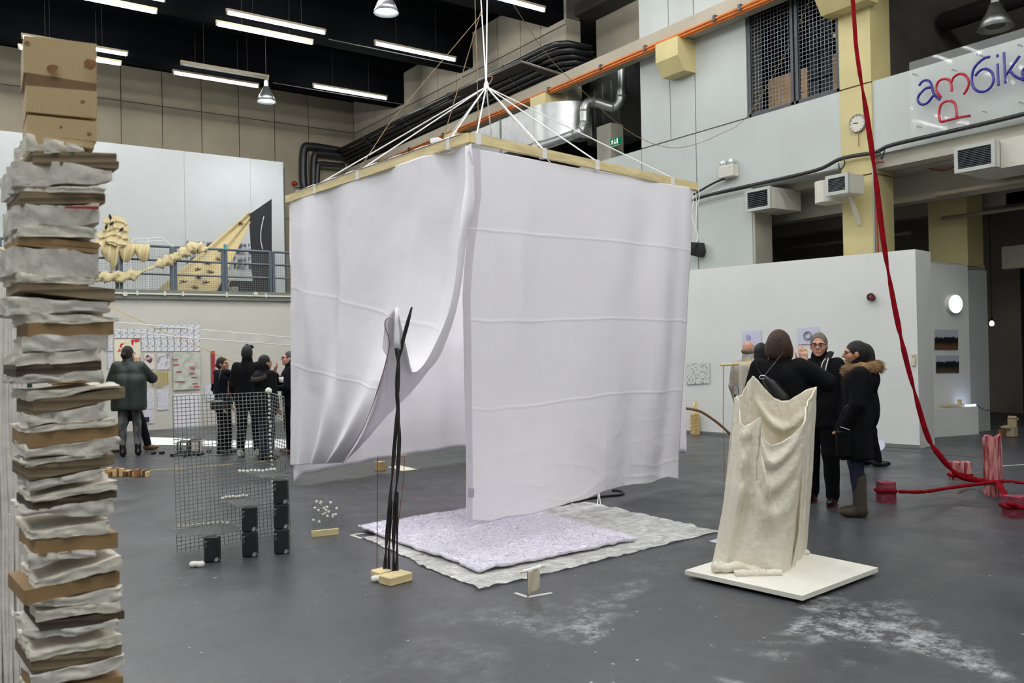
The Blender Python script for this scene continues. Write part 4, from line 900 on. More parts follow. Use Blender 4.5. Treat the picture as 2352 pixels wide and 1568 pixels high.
def ring_mat():
    m = bpy.data.materials.new('pine end grain'); m.use_nodes = True; nt = m.node_tree; b = nt.nodes['Principled BSDF']; b.inputs['Roughness'].default_value = .7
    tc = nt.nodes.new('ShaderNodeTexCoord'); mp = nt.nodes.new('ShaderNodeMapping'); mp.inputs['Location'].default_value = (.01, 0, .02)
    w = nt.nodes.new('ShaderNodeTexWave'); w.wave_type = 'RINGS'; w.rings_direction = 'Y'; w.inputs['Scale'].default_value = 58; w.inputs['Distortion'].default_value = 4; w.inputs['Detail'].default_value = 2; w.inputs['Detail Scale'].default_value = .6
    nt.links.new(tc.outputs['Object'], mp.inputs[0]); nt.links.new(mp.outputs[0], w.inputs['Vector'])
    r = nt.nodes.new('ShaderNodeValToRGB'); r.color_ramp.elements[0].color = lin((204, 180, 138)); r.color_ramp.elements[1].color = lin((186, 158, 114)); nt.links.new(w.outputs['Fac'], r.inputs[0])
    n = nt.nodes.new('ShaderNodeTexNoise'); n.inputs['Scale'].default_value = 14; nt.links.new(tc.outputs['Object'], n.inputs['Vector'])
    r2 = nt.nodes.new('ShaderNodeValToRGB'); r2.color_ramp.elements[0].position = .68; r2.color_ramp.elements[1].position = .8; r2.color_ramp.elements[0].color = (0, 0, 0, 1); r2.color_ramp.elements[1].color = (1, 1, 1, 1); nt.links.new(n.outputs['Fac'], r2.inputs[0])
    x = nt.nodes.new('ShaderNodeMix'); x.data_type = 'RGBA'; nt.links.new(r2.outputs[0], x.inputs[0]); nt.links.new(r.outputs[0], x.inputs[6]); x.inputs[7].default_value = lin((120, 74, 44)); nt.links.new(x.outputs[2], b.inputs['Base Color'])
    return m
ENDG = ring_mat()
def tower_local(o, c):   # give each block its own origin so that its grain sits on it
    pass
def tslab(xl, xr, y0l, y0r, y1l, y1r, m, name, dep=.17, side=26, d=TD, bev=.003):
    """board seen with its front face between xl..xr; a little of its left side shows"""
    fl0, fr0, fl1, fr1 = at(xl, y0l, d), at(xr, y0r, d+.02), at(xl, y1l, d), at(xr, y1r, d+.02)
    back = at(xl-side, 817, d+dep)-at(xl, 817, d); back.z = 0
    vs = [fl1, fr1, fr1+back, fl1+back, fl0, fr0, fr0+back, fl0+back]
    c = sum(vs, Vector())/8
    mb = MB().add(vs, [(0, 3, 2, 1), (4, 5, 6, 7), (0, 1, 5, 4), (1, 2, 6, 5), (2, 3, 7, 6), (3, 0, 4, 7)])
    o = mb.build(name, m, tw)
    L = Vector(tw.location); off = c-L
    o.data.transform(Matrix.Translation(-off)); o.location = off
    if name == 'pine_block':      # turn mesh space so the grain rings face the viewer
        pass
    return o
def tpad(xl, xr, y0l, y0r, y1l, y1r, m, seed, d=TD, dep=.18, side=30, amp=.014):
    fl0, fr0, fl1, fr1 = at(xl, y0l, d), at(xr, y0r, d+.01), at(xl, y1l, d), at(xr, y1r, d+.01)
    back = at(xl-side, 817, d+dep)-at(xl, 817, d); back.z = 0
    n = 16; mb = MB()
    def surf(a, b, top):
        def f(u, v):
            p = a.lerp(b, u)+back*v; e = min(u, 1-u, v, 1-v)
            q = p+Vector((0, 0, amp*fbm((p.x, p.y, seed), 9, seed+top)*(1.0 if e > .05 else 1.7)))
            ex = .012*fbm((u*3, v*3, seed), 2.3, seed); return q+Vector(CR_)*(ex*(1 if u > .95 else (-1 if u < .05 else 0)))-Vector(CF_)*(ex*(1 if v < .05 else 0))
        return f
    ft, fb = surf(fl0, fr0, 0), surf(fl1, fr1, 3)
    mb.grid(ft, n, n); k = len(mb.v); mb.grid(fb, n, n)
    # closed crumpled sides with bulging layers
    rim = [(i/(n-1), 0) for i in range(n)]+[(1, j/(n-1)) for j in range(1, n)]+[(1-i/(n-1), 1) for i in range(1, n)]+[(0, 1-j/(n-1)) for j in range(1, n-1)]
    cen_ = (fl0+fr1)/2+back*.5
    rows = 5
    def fs(s, t):
        i = int(round(s*len(rim))) % len(rim); u, v = rim[i]; a = ft(u, v); b = fb(u, v); p = a.lerp(b, t)
        out = (p-cen_); out.z = 0; out = out.normalized(); return p+out*(.012*math.sin(PI*t)*nz((i*.35, t*5, seed), 1.0, seed)-.006*(t not in (0, 1))*(nz((i*.2, t*9, seed), 2)))
    mb.grid(fs, len(rim), rows, closed_u=True)
    return mb.build('paper_pad', m, tw, smooth=True)
B_ = lambda *a, **k: tslab(*a, **k)
# pine blocks on top
for i, (xl, xr, a, b, c, e) in enumerate(((54, 222, 80, 101, 166, 192), (60, 223, 196, 210, 256, 272), (62, 222, 263, 279, 306, 325), (64, 216, 307, 318, 330, 340))):
    tslab(xl, xr, a, b, c, e, ENDG, 'pine_block', side=(6, 8, 10, 4)[i], dep=.15)
tslab(60, 221, 166, 192, 196, 210, mat('stained pine', (120, 92, 62), .7, var=.1, scale=6), 'pine_block', dep=.145, side=6)
for x, y_, r_ in ((120, 158, 13), (206, 148, 15), (140, 292, 4), (205, 308, 6), (62, 98, 6), (190, 234, 6)):
    k_ = r_*(1+.0); MB().add([at(x+k_*math.cos(a)*(1+.25*nz((math.cos(a), math.sin(a), x), 1.3)), y_+k_*.8*math.sin(a)*(1+.25*nz((math.sin(a), math.cos(a), y_), 1.3)), TD-.0015) for a in np.linspace(0, 2*PI, 17)[:-1]], [tuple(range(16))]).build('knot', mat('brown knot', (142, 100, 64), .7, var=.15, scale=40), tw)
seq = [  # kind, xl, xr, top-left y, top-right y, bottom-left y, bottom-right y
 ('p', 66, 190, 308, 338, 348, 350), ('y', 72, 268, 345, 352, 362, 370), ('y', 75, 273, 362, 370, 378, 386), ('g', 42, 258, 372, 388, 432, 412), ('p', 48, 238, 424, 430, 440, 446),
 ('y', 46, 242, 438, 446, 470, 466), ('g', 44, 226, 470, 472, 525, 515), ('p', 46, 222, 515, 525, 548, 545), ('m', 40, 228, 541, 558, 556, 570), ('m', 40, 226, 556, 572, 562, 582),
 ('g', 32, 226, 562, 582, 630, 636), ('p', 45, 214, 622, 640, 645, 655), ('y', 44, 264, 638, 664, 668, 692), ('g', 30, 256, 678, 694, 722, 716), ('p', 66, 270, 715, 730, 742, 738),
 ('m', 66, 261, 741, 736, 776, 768), ('g', 66, 250, 774, 770, 812, 800), ('p', 50, 228, 815, 800, 842, 828), ('d', 36, 233, 838, 828, 866, 850), ('g', 45, 236, 864, 852, 882, 878),
 ('p', 66, 266, 900, 882, 922, 888), ('y', 76, 287, 922, 888, 955, 912), ('g', 78, 240, 955, 920, 978, 950), ('p', 62, 262, 985, 956, 996, 974), ('m', 66, 272, 995, 973, 1030, 1002),
 ('g', 70, 270, 1028, 1004, 1052, 1035), ('p', 66, 236, 1062, 1040, 1072, 1046), ('y', 66, 264, 1072, 1044, 1104, 1066), ('g', 76, 236, 1104, 1078, 1126, 1096), ('p', 76, 265, 1142, 1100, 1156, 1122),
 ('d', 76, 268, 1156, 1126, 1178, 1142), ('g', 66, 262, 1176, 1146, 1186, 1178), ('p', 72, 250, 1222, 1196, 1240, 1222), ('m', 82, 271, 1242, 1222, 1276, 1258), ('g', 80, 218, 1276, 1262, 1304, 1276),
 ('p', 82, 276, 1338, 1276, 1350, 1312), ('m', 56, 275, 1356, 1312, 1390, 1342), ('g', 80, 284, 1390, 1344, 1396, 1372), ('p', 92, 276, 1408, 1376, 1426, 1402), ('d', 92, 286, 1430, 1402, 1450, 1420),
 ('g', 74, 270, 1452, 1424, 1476, 1446), ('p', 76, 278, 1500, 1460, 1518, 1478), ('y', 72, 280, 1522, 1476, 1546, 1504), ('g', 86, 285, 1550, 1510, 1580, 1530), ('m', 86, 283, 1582, 1552, 1615, 1590)]
y = 1590
kinds = 'pmgpygpdgpmgpyg'
for k in range(26):
    h = {'p': 28, 'g': 34, 'm': 38, 'y': 40, 'd': 30}[kinds[k % len(kinds)]]; seq.append((kinds[k % len(kinds)], 80-k, 284, y+25, y, y+25+h, y+h)); y += h
zb = 1.0
for i, (k, xl, xr, a, b, c, e) in enumerate(seq):
    sd = 30 if 700 > a or k in 'pg' else (38 if a > 880 else 28)
    if k == 'p': tpad(xl-4, xr+2, a, b, c, e, PAP, i*1.7, amp=.004)
    elif k == 'g': tpad(xl-8, xr, a, b, c, e, PAPG, i*1.3+40, amp=.007)
    else: tslab(xl, xr, a, b, c, e, {'m': MDF, 'y': PLY, 'd': PLYD}[k], 'board', side=sd)
p_last = at(180, y, TD)
if p_last.z > .02: MB().obox((p_last.x+.05, p_last.y+.06, p_last.z/2), (.24, .24, p_last.z), rotz(-.6)).build('board', MDF, tw)
MB().add([at(150, 474, TD-.004), at(226, 474, TD), at(226, 480, TD), at(150, 478, TD-.004)], [(0, 1, 2, 3)]).build('red_paper_edge', mat('red paper', (168, 34, 34), .7), tw, solid=.004)
# white yarn and green yarn hanks behind it
def hank(px0, px1, pytop, d, n, m, label, name):
    c = at((px0+px1)/2, pytop, d); t = thing(name, label, 'yarn', Vector((c.x, c.y, 0))); R = px2m((px1-px0)/2, d); r = random.Random(5); mb = MB()
    for k in range(n):
        a = 2*PI*k/n+r.uniform(-.1, .1); rad = R*r.uniform(.8, 1.0); x, y_ = c.x+rad*math.cos(a), c.y+rad*math.sin(a)
        pts = [(c.x, c.y, c.z), (c.x+.5*(x-c.x), c.y+.5*(y_-c.y), c.z-.01), (x, y_, c.z-.06)]+[(x+r.uniform(-.004, .004), y_+r.uniform(-.004, .004), c.z-.06-(c.z-.08)*(j/8)) for j in range(1, 9)]
        mb.tube(pts, .0055, 5)
    o = mb.build('strands', m, t, smooth=True); o['kind'] = 'stuff'
    MB().lathe([(R*.7, 0.0), (R*.72, c.z-.1)], (c.x, c.y, 0.0), 18).build('core', mat('core '+m.name, tuple(int(v*.75) for v in ((225, 218, 210) if 'white' in m.name else (34, 60, 44))), .9), t)
    return t
WOOL = hank(-30, 46, 612, 2.45, 60, mat('white wool', (226, 220, 214), .9, var=.05, scale=30), 'white wool strands hanging in a round bundle behind the stacked column', 'wool_bundle')
hank(30, 66, 790, 2.75, 24, mat('dark green wool', (38, 66, 48), .9), 'dark green wool strands standing between white wool and stacked column', 'green_wool_bundle')
o = MB().tube(catmull([at(22, 1180, 2.3), at(22, 1330, 2.3), at(26, 1400, 2.3), at(42, 1422, 2.28)], 24), .004, 5).build('loose_yarn', MATS['white wool']); o.parent = WOOL; o.location = Vector(o.location)-Vector(WOOL.location)
# ================================================================== GALLERY: RAILING AND WORKS ON IT
RAIL = mat('blue grey railing paint', (74, 84, 96), .45, var=.05)
posts = [(.26, 1.28), (1.36, 2.38), (2.46, 3.48), (3.56, 4.58), (4.66, 5.69), (5.76, 6.78), (6.86, 7.88), (7.96, 8.98), (9.06, 10.08)]
rl_lab = {3.56: 'grey railing panel carrying the ruffled cream cloth', 4.66: 'grey railing panel in front of the spread cream canvas', 5.76: 'grey railing panel in front of the tall black board', 6.86: 'grey railing panel meeting the white cloth room'}
for x0, x1 in posts:
    t = thing('railing_panel', rl_lab.get(x0, 'grey steel gallery railing panel with wire mesh infill'), 'railing', ((x0+x1)/2, 19.45, 3.02), 'gallery railing panels')
    for x in (x0, x1): MB().box(x-.03, x+.03, 19.42, 19.48, 3.02, 3.98).build('post', RAIL, t)
    for z in (3.36, 3.67): MB().tube([(x0, 19.45, z), (x1, 19.45, z)], .02, 8).build('rail', RAIL, t)
    MB().tube([(x0, 19.45, 3.97), (x1, 19.45, 3.97)], .028, 8).build('handrail', RAIL, t)
    mb = MB()
    for x in np.arange(x0+.03, x1, .05): mb.bar((x, 19.47, 3.03), (x, 19.47, 3.9), .004, .004)
    for z in np.arange(3.05, 3.92, .05): mb.bar((x0, 19.47, z), (x1, 19.47, z), .004, .004)
    o = mb.build('wire_mesh', mat('fine mesh wire', (120, 122, 118), .5, metal=.3), t); o['kind'] = 'stuff'
CAL = cloth_mat('ruffled cream calico', (216, 200, 158), .12, .35, 14)
BLKT = mat('black ties', (26, 26, 28), .7)
def garland(pts, r, y, name, label, ruffle=.5, n=70, seed=0):
    cp = catmull([ony(x, py, y) for x, py in pts], n); mb = MB(); m = 14
    def f(u, v):
        i = min(int(v*(n-1)), n-2); p = cp[i].lerp(cp[i+1], v*(n-1)-i); d = (cp[i+1]-cp[i]).normalized(); x = d.cross(Vector((0, 1, 0))).normalized(); yv = d.cross(x)
        a = u*2*PI; rr = interp(r, v)*(1+.28*math.sin(a*2+v*24+seed)+.14*math.sin(a*5-v*31)+.45*nz((math.cos(a)*1.5, math.sin(a)*1.5, v*9+seed), 1.2))
        return p+x*math.cos(a)*rr+yv*math.sin(a)*rr*.8
    mb.grid(f, m, n*2, closed_u=True); o = mb.build(name, CAL, smooth=True); return tag(o, label, 'cloth', 'ruffled cream cloth on the gallery railing')
garland([(214, 640), (245, 636), (290, 634), (325, 625)], [(0, .05), (.3, .1), (.8, .1), (1, .04)], 19.3, 'cloth_garland', 'lower end of cream cloth garland tied across two railing panels', seed=1)
garland([(322, 626), (358, 610), (385, 598), (404, 590)], [(0, .02), (.3, .03), (.5, .1), (.8, .11), (1, .05)], 19.3, 'cloth_garland', 'middle of cream cloth garland rising along the railing', seed=4)
garland([(402, 592), (425, 578), (450, 566), (475, 574)], [(0, .07), (.4, .11), (.8, .11), (1, .07)], 19.3, 'cloth_garland', 'upper end of cream cloth garland looped over the handrail', seed=7)
hd = thing('ruffled_cloth', 'tall bunch of ruffled cream cloth rising above the railing', 'cloth', ony(265, 600, 19.35))
def lump(cx, cy, rx, ry, y, seed, name='bunch'):
    c = ony(cx, cy, y); d = depth(c); RX, RZ = px2m(rx, d), px2m(ry, d)
    def f(u, v):
        a = u*2*PI; e = (v-.5)*PI*.98; k = 1+.13*math.sin(a*15+seed+4*math.sin(v*7+seed))+.22*fbm((math.cos(a)*2, math.sin(a)*2, v*3), 1.8, seed)+.08*abs(math.sin(v*11+a*2))
        return c+Vector((RX*max(0,math.cos(e))**.45*math.cos(a)*k, RX*.8*math.cos(e)*math.sin(a)*k, RZ*math.sin(e)*(1+.1*math.sin(a*5))))
    MB().grid(f, 48, 30, closed_u=True).build(name, CAL, hd, smooth=True)
def f_head(u, v):
    c0, c1 = ony(264, 497, 19.5), ony(262, 566, 19.45); c = c0.lerp(c1, v); a = u*2*PI
    tier = (v*4.2+.12*math.sin(a*3)) % 1.0
    r_ = interp([(0, .02), (.02, .17), (.3, .20), (.55, .23), (.8, .27), (1, .30)], v)*(.84+.30*tier)
    r_ *= 1+.11*math.sin(a*13+2.5*math.sin(v*9))+.09*math.sin(a*7-v*12)+.15*nz((math.cos(a)*2, math.sin(a)*2, v*3), 1.5, 2)
    return c+Vector((math.cos(a)*r_*1.05+.05*v*math.sin(v*5), math.sin(a)*r_*.8, .03*math.sin(a*4+v*3)*v))
MB().grid(f_head, 90, 70, closed_u=True).build('bunch', CAL, hd, smooth=True)
def f_swag(u, v):
    x = 232+112*u; y0 = 556+6*u; y1 = 580+22*abs(math.sin(u*9))+(22 if .2 < u < .35 else 0)
    return ony(x, y0+(y1-y0)*v, 19.34-.06*math.sin(u*40+2*v)*(.4+v*.6)-.07*math.sin(PI*v))
MB().grid(f_swag, 80, 16).build('swag', CAL, hd, smooth=True, solid=.01)
for x, y in ((244, 521), (257, 513), (279, 527), (253, 498)): MB().lathe([(.01, -.06), (.03, 0), (.01, .06)], ony(x, y, 19.26), 7, Matrix.Rotation(1.3+x, 3, 'Y')).build('black_tie', BLKT, hd)
garland([(-30, 570), (-5, 572), (8, 590), (14, 600)], [(0, .08), (1, .05)], 19.3, 'cloth_garland', 'scrap of cream cloth garland on the railing beyond the stacked column', seed=9)
o = MB().obox(ony(517, 567, 19.38), (.06, .02, .12)).build('turquoise_rag', mat('turquoise rag', (60, 140, 150), .7)); tag(o, 'small turquoise rag tied to the handrail', 'rag')
# spread canvas
cv = thing('spread_canvas', 'cream canvas with black patches stretched from black board to gallery floor', 'cloth', ony(430, 666, 20.2))
CANV = cloth_mat('cream canvas', (206, 188, 144), .15, .3, 10)
ctab0 = [(0, (573, 486)), (1, (576, 506))]; 
def f_cv(u, v):
    top = (573+2*u, 485+26*u); bot = (352+145*u, 672); x = top[0]+(bot[0]-top[0])*v; y = top[1]+(bot[1]-top[1])*v
    dpt = 22.0+(19.75-22.0)*v; p = ony(x, y, dpt); return p+Vector((0, -.06*math.sin(u*14+2*v)*(1-.4*v)*(.3+v), 0))
MB().grid(f_cv, 60, 60).build('canvas', CANV, cv, smooth=True, solid=.006)
for u, v in ((.25, .12), (.5, .45), (.62, .55), (.42, .62), (.35, .7), (.66, .72), (.5, .8), (.72, .86), (.6, .93), (.3, .86)):
    p = f_cv(u, v)+Vector((0, -.04, 0)); mb = MB()
    for k in range(3): a = k*1.05+u*5; mb.bar(p+Vector((math.cos(a)*.09, 0, math.sin(a)*.05)), p-Vector((math.cos(a)*.09, 0, math.sin(a)*.05)), .03, .012)
    mb.build('black_patch', BLKT, cv)
BB = mat('black board', (26, 26, 34), .6)
p = thing('black_board', 'tall black board with slanted top leaning on the gallery', 'board', ony(600, 672, 22.05))
MB().poly([ony(573, 492, 22.0), ony(624, 457, 22.0), Vector((ony(623, 600, 22.0).x, 22.0, 3.02)), Vector((ony(583, 600, 22).x, 22.0, 3.02))], (0, .06, 0)).build('panel', BB, p)
MB().tube(catmull([ony(606, 497, 21.96), ony(600, 525, 21.96), ony(599, 552, 21.96), ony(603, 572, 21.96)], 14), .012, 5).build('pale_string', ROPE, p)
o = MB().box(ony(502, 650, 21.5).x, ony(618, 650, 21.5).x, 21.5, 21.9, 3.02, 3.45).build('black_plinth', BB); tag(o, 'low black plinth at the foot of the black board', 'plinth')
o = MB().obox(ony(530, 662, 21.2)+Vector((0, 0, -.05)), (.35, .05, .25)).build('speckled_panel', mat('speckled panel', (180, 178, 170), .7, rgb2=(90, 90, 88), scale=20)); o.location.z = 3.02; tag(o, 'small speckled panel standing before the black plinth', 'panel')
for a, b in (((522, 660), (535, 628)), ((545, 600), (538, 640))):
    o = MB().tube([ony(*a, 21.1), ony(*b, 21.1)], .012, 5).build('wooden_rod', PINE); tag(o, 'thin pale rod propped by the black plinth', 'rod', 'rods by the black plinth')
# photographs on the display wall
PH = mat('dark photo print', (58, 58, 72), .4, rgb2=(196, 196, 204), scale=7, thresh=(.45, .62), detail=6)
for i, (a, b) in enumerate(((429, 459), (466, 494), (502, 530), (537, 565), (571, 598))):
    for j, (c, d) in enumerate(((553, 578), (584, 612))):
        p, q = ony(a, c+.09*(a-429)*.5, 24.47), ony(b, d+.09*(a-429)*.5, 24.47)
        o = MB().box(p.x, q.x, 24.46, 24.49, q.z, p.z).build('photograph', PH); tag(o, ['dark framed landscape photograph in the upper row on the gallery display wall', 'dark landscape photograph in the lower row on the gallery display wall'][j], 'photograph', 'photographs on the gallery display wall')
t = thing('white_wire_box', 'faint white wire box outline drawn against the display wall', 'sculpture', ony(350, 640, 23.8))
for a, b in (((305, 550), (372, 545)), ((372, 545), (396, 566)), ((305, 550), (300, 570)), ((300, 570), (396, 566)), ((316, 556), (375, 552)), ((300, 570), (300, 668)), ((396, 566), (396, 672)), ((340, 548), (340, 670))):
    e_ = ony(*b, 23.8); e_.z = 3.02 if b[1] > 650 else e_.z; MB().tube([ony(*a, 23.8), e_], .012, 5).build('rod', mat('white rod', (226, 226, 226), .6), t)
# stack of cartons behind the column
CARD = mat('brown carton', (168, 132, 84), .8, var=.05)
cbase = onz(215, 1075); 
for k in range(7):
    dx = (.0, .03, -.02, .02, -.03, .0, .02)[k]; h = .30
    o = MB().obox((cbase.x-.05+dx, cbase.y+1.2, .15+h*k), (.55, .45, h-.006), rotz(-.6), bevel=.01).build('carton', CARD); tag(o, 'plain brown carton in the stack by the person in green', 'box', 'stack of brown cartons')
# ================================================================== WORKS ON THE WALL UNDER THE GALLERY
GY = 19.43
def wpaper(x0, y0, x1, y1, m, name, label, cat='paper', group=None, th=.008, tilt=0):
    p, q = ony(x0, y0, GY), ony(x1, y1, GY); o = MB().obox(((p.x+q.x)/2, GY, (p.z+q.z)/2), (q.x-p.x, th, p.z-q.z), Matrix.Rotation(tilt, 3, 'Y')).build(name, m); return tag(o, label, cat, group)
SCR = mat('sketched paper', (212, 210, 214), .7, rgb2=(60, 58, 66), scale=24, thresh=(.56, .62), detail=5)
SCR2 = mat('faint printed paper', (208, 207, 210), .7, rgb2=(176, 172, 196), scale=40, thresh=(.5, .6))
for row, (x0, x1, ya, yb, n, lb) in enumerate(((355, 460, 743, 754, 7, 'small sketch sheet in the top row pinned under the gallery'), (262, 460, 755.5, 776, 13, 'small sketch sheet in the middle row pinned under the gallery'), (325, 460, 777, 806, 9, 'small sketch sheet in the bottom row pinned under the gallery'))):
    w = (x1-x0)/n
    for k in range(n): wpaper(x0+k*w+.4, ya, x0+(k+1)*w-.4, yb, SCR, 'sketch_sheet', lb, 'drawing', 'rows of small sketch sheets')
o = wpaper(262, 779, 322, 828, mat('red scrawl drawing', (222, 214, 190), .7, rgb2=(190, 40, 36), scale=6, thresh=(.56, .6), detail=7), 'scrawl_drawing', 'cream poster with red scrawled lines behind the green coat person', 'drawing')
wpaper(241, 780, 259, 806, SCR2, 'paper_sheet', 'upper white sheet pinned beside the brown cartons', group='sheets by the cartons'); wpaper(247, 809, 260, 845, SCR2, 'paper_sheet', 'lower white sheet pinned beside the brown cartons', group='sheets by the cartons')
t = wpaper(331, 812, 355, 848, mat('cream mount', (216, 208, 196), .7), 'mounted_photo', 'cream sheet with tilted dark photo', 'photograph')
p = ony(342, 824, GY-.01); o2 = MB().obox(p, (.15, .006, .12), Matrix.Rotation(.6, 3, 'Y')).build('photo', mat('pink dark photo', (44, 38, 42), .5, rgb2=(200, 150, 160), scale=9, thresh=(.5, .55)), t)
wpaper(361, 812, 390, 848, mat('grey print', (206, 204, 206), .7, rgb2=(150, 146, 160), scale=8, thresh=(.5, .6)), 'grey_print', 'grey and white print beside the photo sheet', 'print')
for k in range(10):
    x = 346+4.4*k; yb = (886, 888, 890, 889, 891, 891, 887, 884, 882, 880)[k]
    wpaper(x, 853, x+2.4, yb, mat('red tipped strip', (196, 176, 120), .7, rgb2=(150, 40, 40), scale=9, thresh=(.6, .66)), 'wooden_strip', 'narrow wooden strip in the row pinned on the wall', 'strip', 'row of narrow wooden strips', th=.02)
o = thing('crumpled_map', 'large crumpled grey paper with short red dashes on the wall', 'paper', ony(430, 896, GY))
def f_map(u, v):
    p = ony(398+62*u, 808+88*v-3*u*v, GY-.02); return p+Vector((0, -.03*abs(nz((u*3, v*3, 1), 1.3, 3))-.02*(1-abs(((u+v)*2.3) % 1-.5)*2)*.5, 0))
MB().grid(f_map, 30, 40).build('paper', mat('crumpled grey paper', (186, 186, 174), .8), o, solid=.004)
for u, v in ((.1, .33), (.2, .52), (.3, .78), (.15, .78), (.68, .4), (.7, .45), (.7, .57), (.76, .68), (.8, .85), (.85, .93), (.05, .2)):
    p = f_map(u, v)+Vector((0, -.02, 0)); MB().obox(p, (.12, .004, .018)).build('red_dash', mat('red dash', (170, 40, 50), .7), o)
wpaper(484, 806, 495, 888, mat('red woven banner', (138, 28, 36), .8, rgb2=(172, 70, 74), scale=14, stretch=(1, 1, .2)), 'red_banner', 'narrow dark red banner hanging behind the woman in black', 'banner')
p = ony(490, 893, GY); o = MB().lathe([(.06, -.004), (.06, .004)], p, 18, Matrix.Rotation(PI/2, 3, 'X')).build('pink_disc', mat('pink paint', (226, 160, 164), .7)); tag(o, 'pink painted disc below the red banner', 'disc')
for a, b, c, d, lb in ((330, 893, 354, 939, 'pale patterned sheet below the wooden strips'), (361, 893, 388, 940, 'faint blank sheet beside the patterned sheet'), (330, 941, 354, 972, 'lowest pale sheet near the green coat person'), (470, 882, 494, 920, 'pale pink sheet below the red banner'), (400, 905, 460, 985, 'large sheet with sparse dots low on the wall')):
    wpaper(a, b, c, d, mat('dotted sheet', (222, 218, 222), .7, rgb2=(70, 74, 96), scale=16, thresh=(.70, .72)) if 'dots' in lb else SCR2, 'pinned_sheet', lb, 'paper', 'sheets pinned low on the wall')
p = ony(337, 963, GY-.03); o = MB().obox(p, (.1, .02, .1)).build('black_box', BLKT); tag(o, 'small black box fixed low on the wall', 'box')
# clear film strip and yellow string across the hall
FILM = plastic_mat('clear film strip', .14, (235, 235, 228), .1)
t = thing('film_strip', 'clear plastic film stretched sideways between two cords', 'plastic strip', at(460, 790, 11.4))
MB().grid(lambda u, v: at(240+430*u, 737+38*u+(17+2*u)*v, 11.4+.03*math.sin(u*40+v*3)), 80, 6).build('film', FILM, t, smooth=True)
MB().tube([at(240, 737, 11.4), at(670, 775, 11.4)], .006, 5).build('cord', ROPE, t); MB().tube(catmull([at(240, 755, 11.4), at(440, 776, 11.4), at(670, 793, 11.4)], 20), .007, 5).build('cord', ROPE, t)
o = MB().tube([at(225, 690, 12.4), at(345, 748, 12.6), at(565, 843, 13.4)], .005, 5).build('yellow_string', mat('yellow string', (200, 170, 60), .7)); tag(o, 'thin yellow string sloping across the wall of drawings', 'string')
# floor things on the left
o = MB().poly([onz(x, y, .003) for x, y in ((335, 1004), (420, 1006), (500, 1013), (668, 1008), (668, 1030), (560, 1028), (420, 1022), (335, 1022))], (0, 0, .004)).build('paper_roll_out', MATS['white paper']); tag(o, 'long white paper unrolled on floor in front of the wall', 'paper')
o = MB().bar(onz(330, 1081, .002), onz(655, 1056, .002), .06, .003).build('yellow_floor_line', mat('worn yellow line', (178, 156, 70), .6, rgb2=(120, 120, 104), scale=6, thresh=(.5, .62))); tag(o, 'worn yellow line painted across the floor', 'floor marking')
WB = [mat('offcut light', (206, 176, 122), .7), mat('offcut brown', (150, 104, 62), .7), mat('offcut dark', (98, 72, 48), .7)]
r = random.Random(11)
for k in range(22):
    px = 236+k*4.9; p = onz(px, 1094+r.uniform(-2, 1)); h = r.uniform(.06, .11)
    o = MB().obox((p.x, p.y, h/2), (r.uniform(.035, .06), r.uniform(.05, .09), h), rotz(-.6+r.uniform(-.12, .12)), bevel=.003).build('wood_offcut', WB[k % 3]); tag(o, ['pale square wood offcut in the row on the floor', 'brown square wood offcut in the row on the floor', 'dark square wood offcut in the row on the floor'][k % 3], 'wood block', 'row of wood offcuts on the floor')
CHAR = mat('charred wood', (24, 25, 30), .8)
for (x0, x1, yt, yb, pale, lb) in ((408, 430, 1016, 1042, False, 'small charred stool frame lying among black fragments'), (432, 458, 1013, 1042, True, 'small charred stool frame with a pale panel')):
    p0_, p1_ = onz(x0, yb), onz(x1, yb); d = depth(p0_); H = px2m(yb-yt, d); t = thing('charred_stool', lb, 'stool', (p0_+p1_)/2, 'charred stool frames')
    for q in (p0_, p1_, p0_+Vector((.1, .22, 0)), p1_+Vector((.1, .22, 0))): MB().bar(q, q+Vector((0, 0, H)), .02, .02).build('leg', CHAR, t)
    for z in (.03, H): 
        MB().bar(p0_+Vector((0, 0, z)), p1_+Vector((0, 0, z)), .02, .02).build('rail', CHAR, t); MB().bar(p0_+Vector((.1, .22, z)), p1_+Vector((.1, .22, z)), .02, .02).build('rail', CHAR, t)
    if pale: MB().poly([p0_+Vector((.1, .2, .02)), p1_+Vector((.1, .2, .02)), p1_+Vector((.1, .2, H)), p0_+Vector((.1, .2, H))], (0, .01, 0)).build('panel', MATS['cream mount'], t)
for k, (x, y) in enumerate(((396, 1048), (412, 1046), (424, 1049), (436, 1047), (448, 1045), (458, 1046), (464, 1043), (480, 1039), (430, 1044), (404, 1047), (353, 1043), (372, 1042))):
    p = onz(x, y); o = MB().obox((p.x, p.y, .02), (r.uniform(.06, .14), r.uniform(.03, .06), .04), rotz(r.uniform(0, 3)), bevel=.008).build('charred_fragment', CHAR); tag(o, 'black charred fragment on the floor by the small stools' if k < 10 else 'black stick on the floor between person and stools', 'charcoal', 'charred fragments on the floor')
p = onz(874, 1080); o = MB().obox((p.x, p.y, .06), (.12, .1, .12), rotz(.3), bevel=.005).build('wood_cube', MATS['offcut light']); tag(o, 'small wood cube on floor behind the cloth room opening', 'wood block')
o = MB().poly([onz(x, y, .003) for x, y in ((890, 1073), (915, 1068), (960, 1078), (925, 1082))], (0, 0, .004)).build('paper_sheet', mat('cream sheet', (224, 218, 196), .7)); tag(o, 'cream sheet of paper on floor behind the black sticks', 'paper')
o = MB().tube(catmull([onz(x, y, .012) for x, y in ((1285, 1158), (1330, 1148), (1390, 1139), (1425, 1136), (1432, 1130), (1420, 1126), (1405, 1126))], 30), .012, 6).build('floor_cable', BLK); tag(o, 'black cable looping on floor behind the plastic sheet', 'cable')
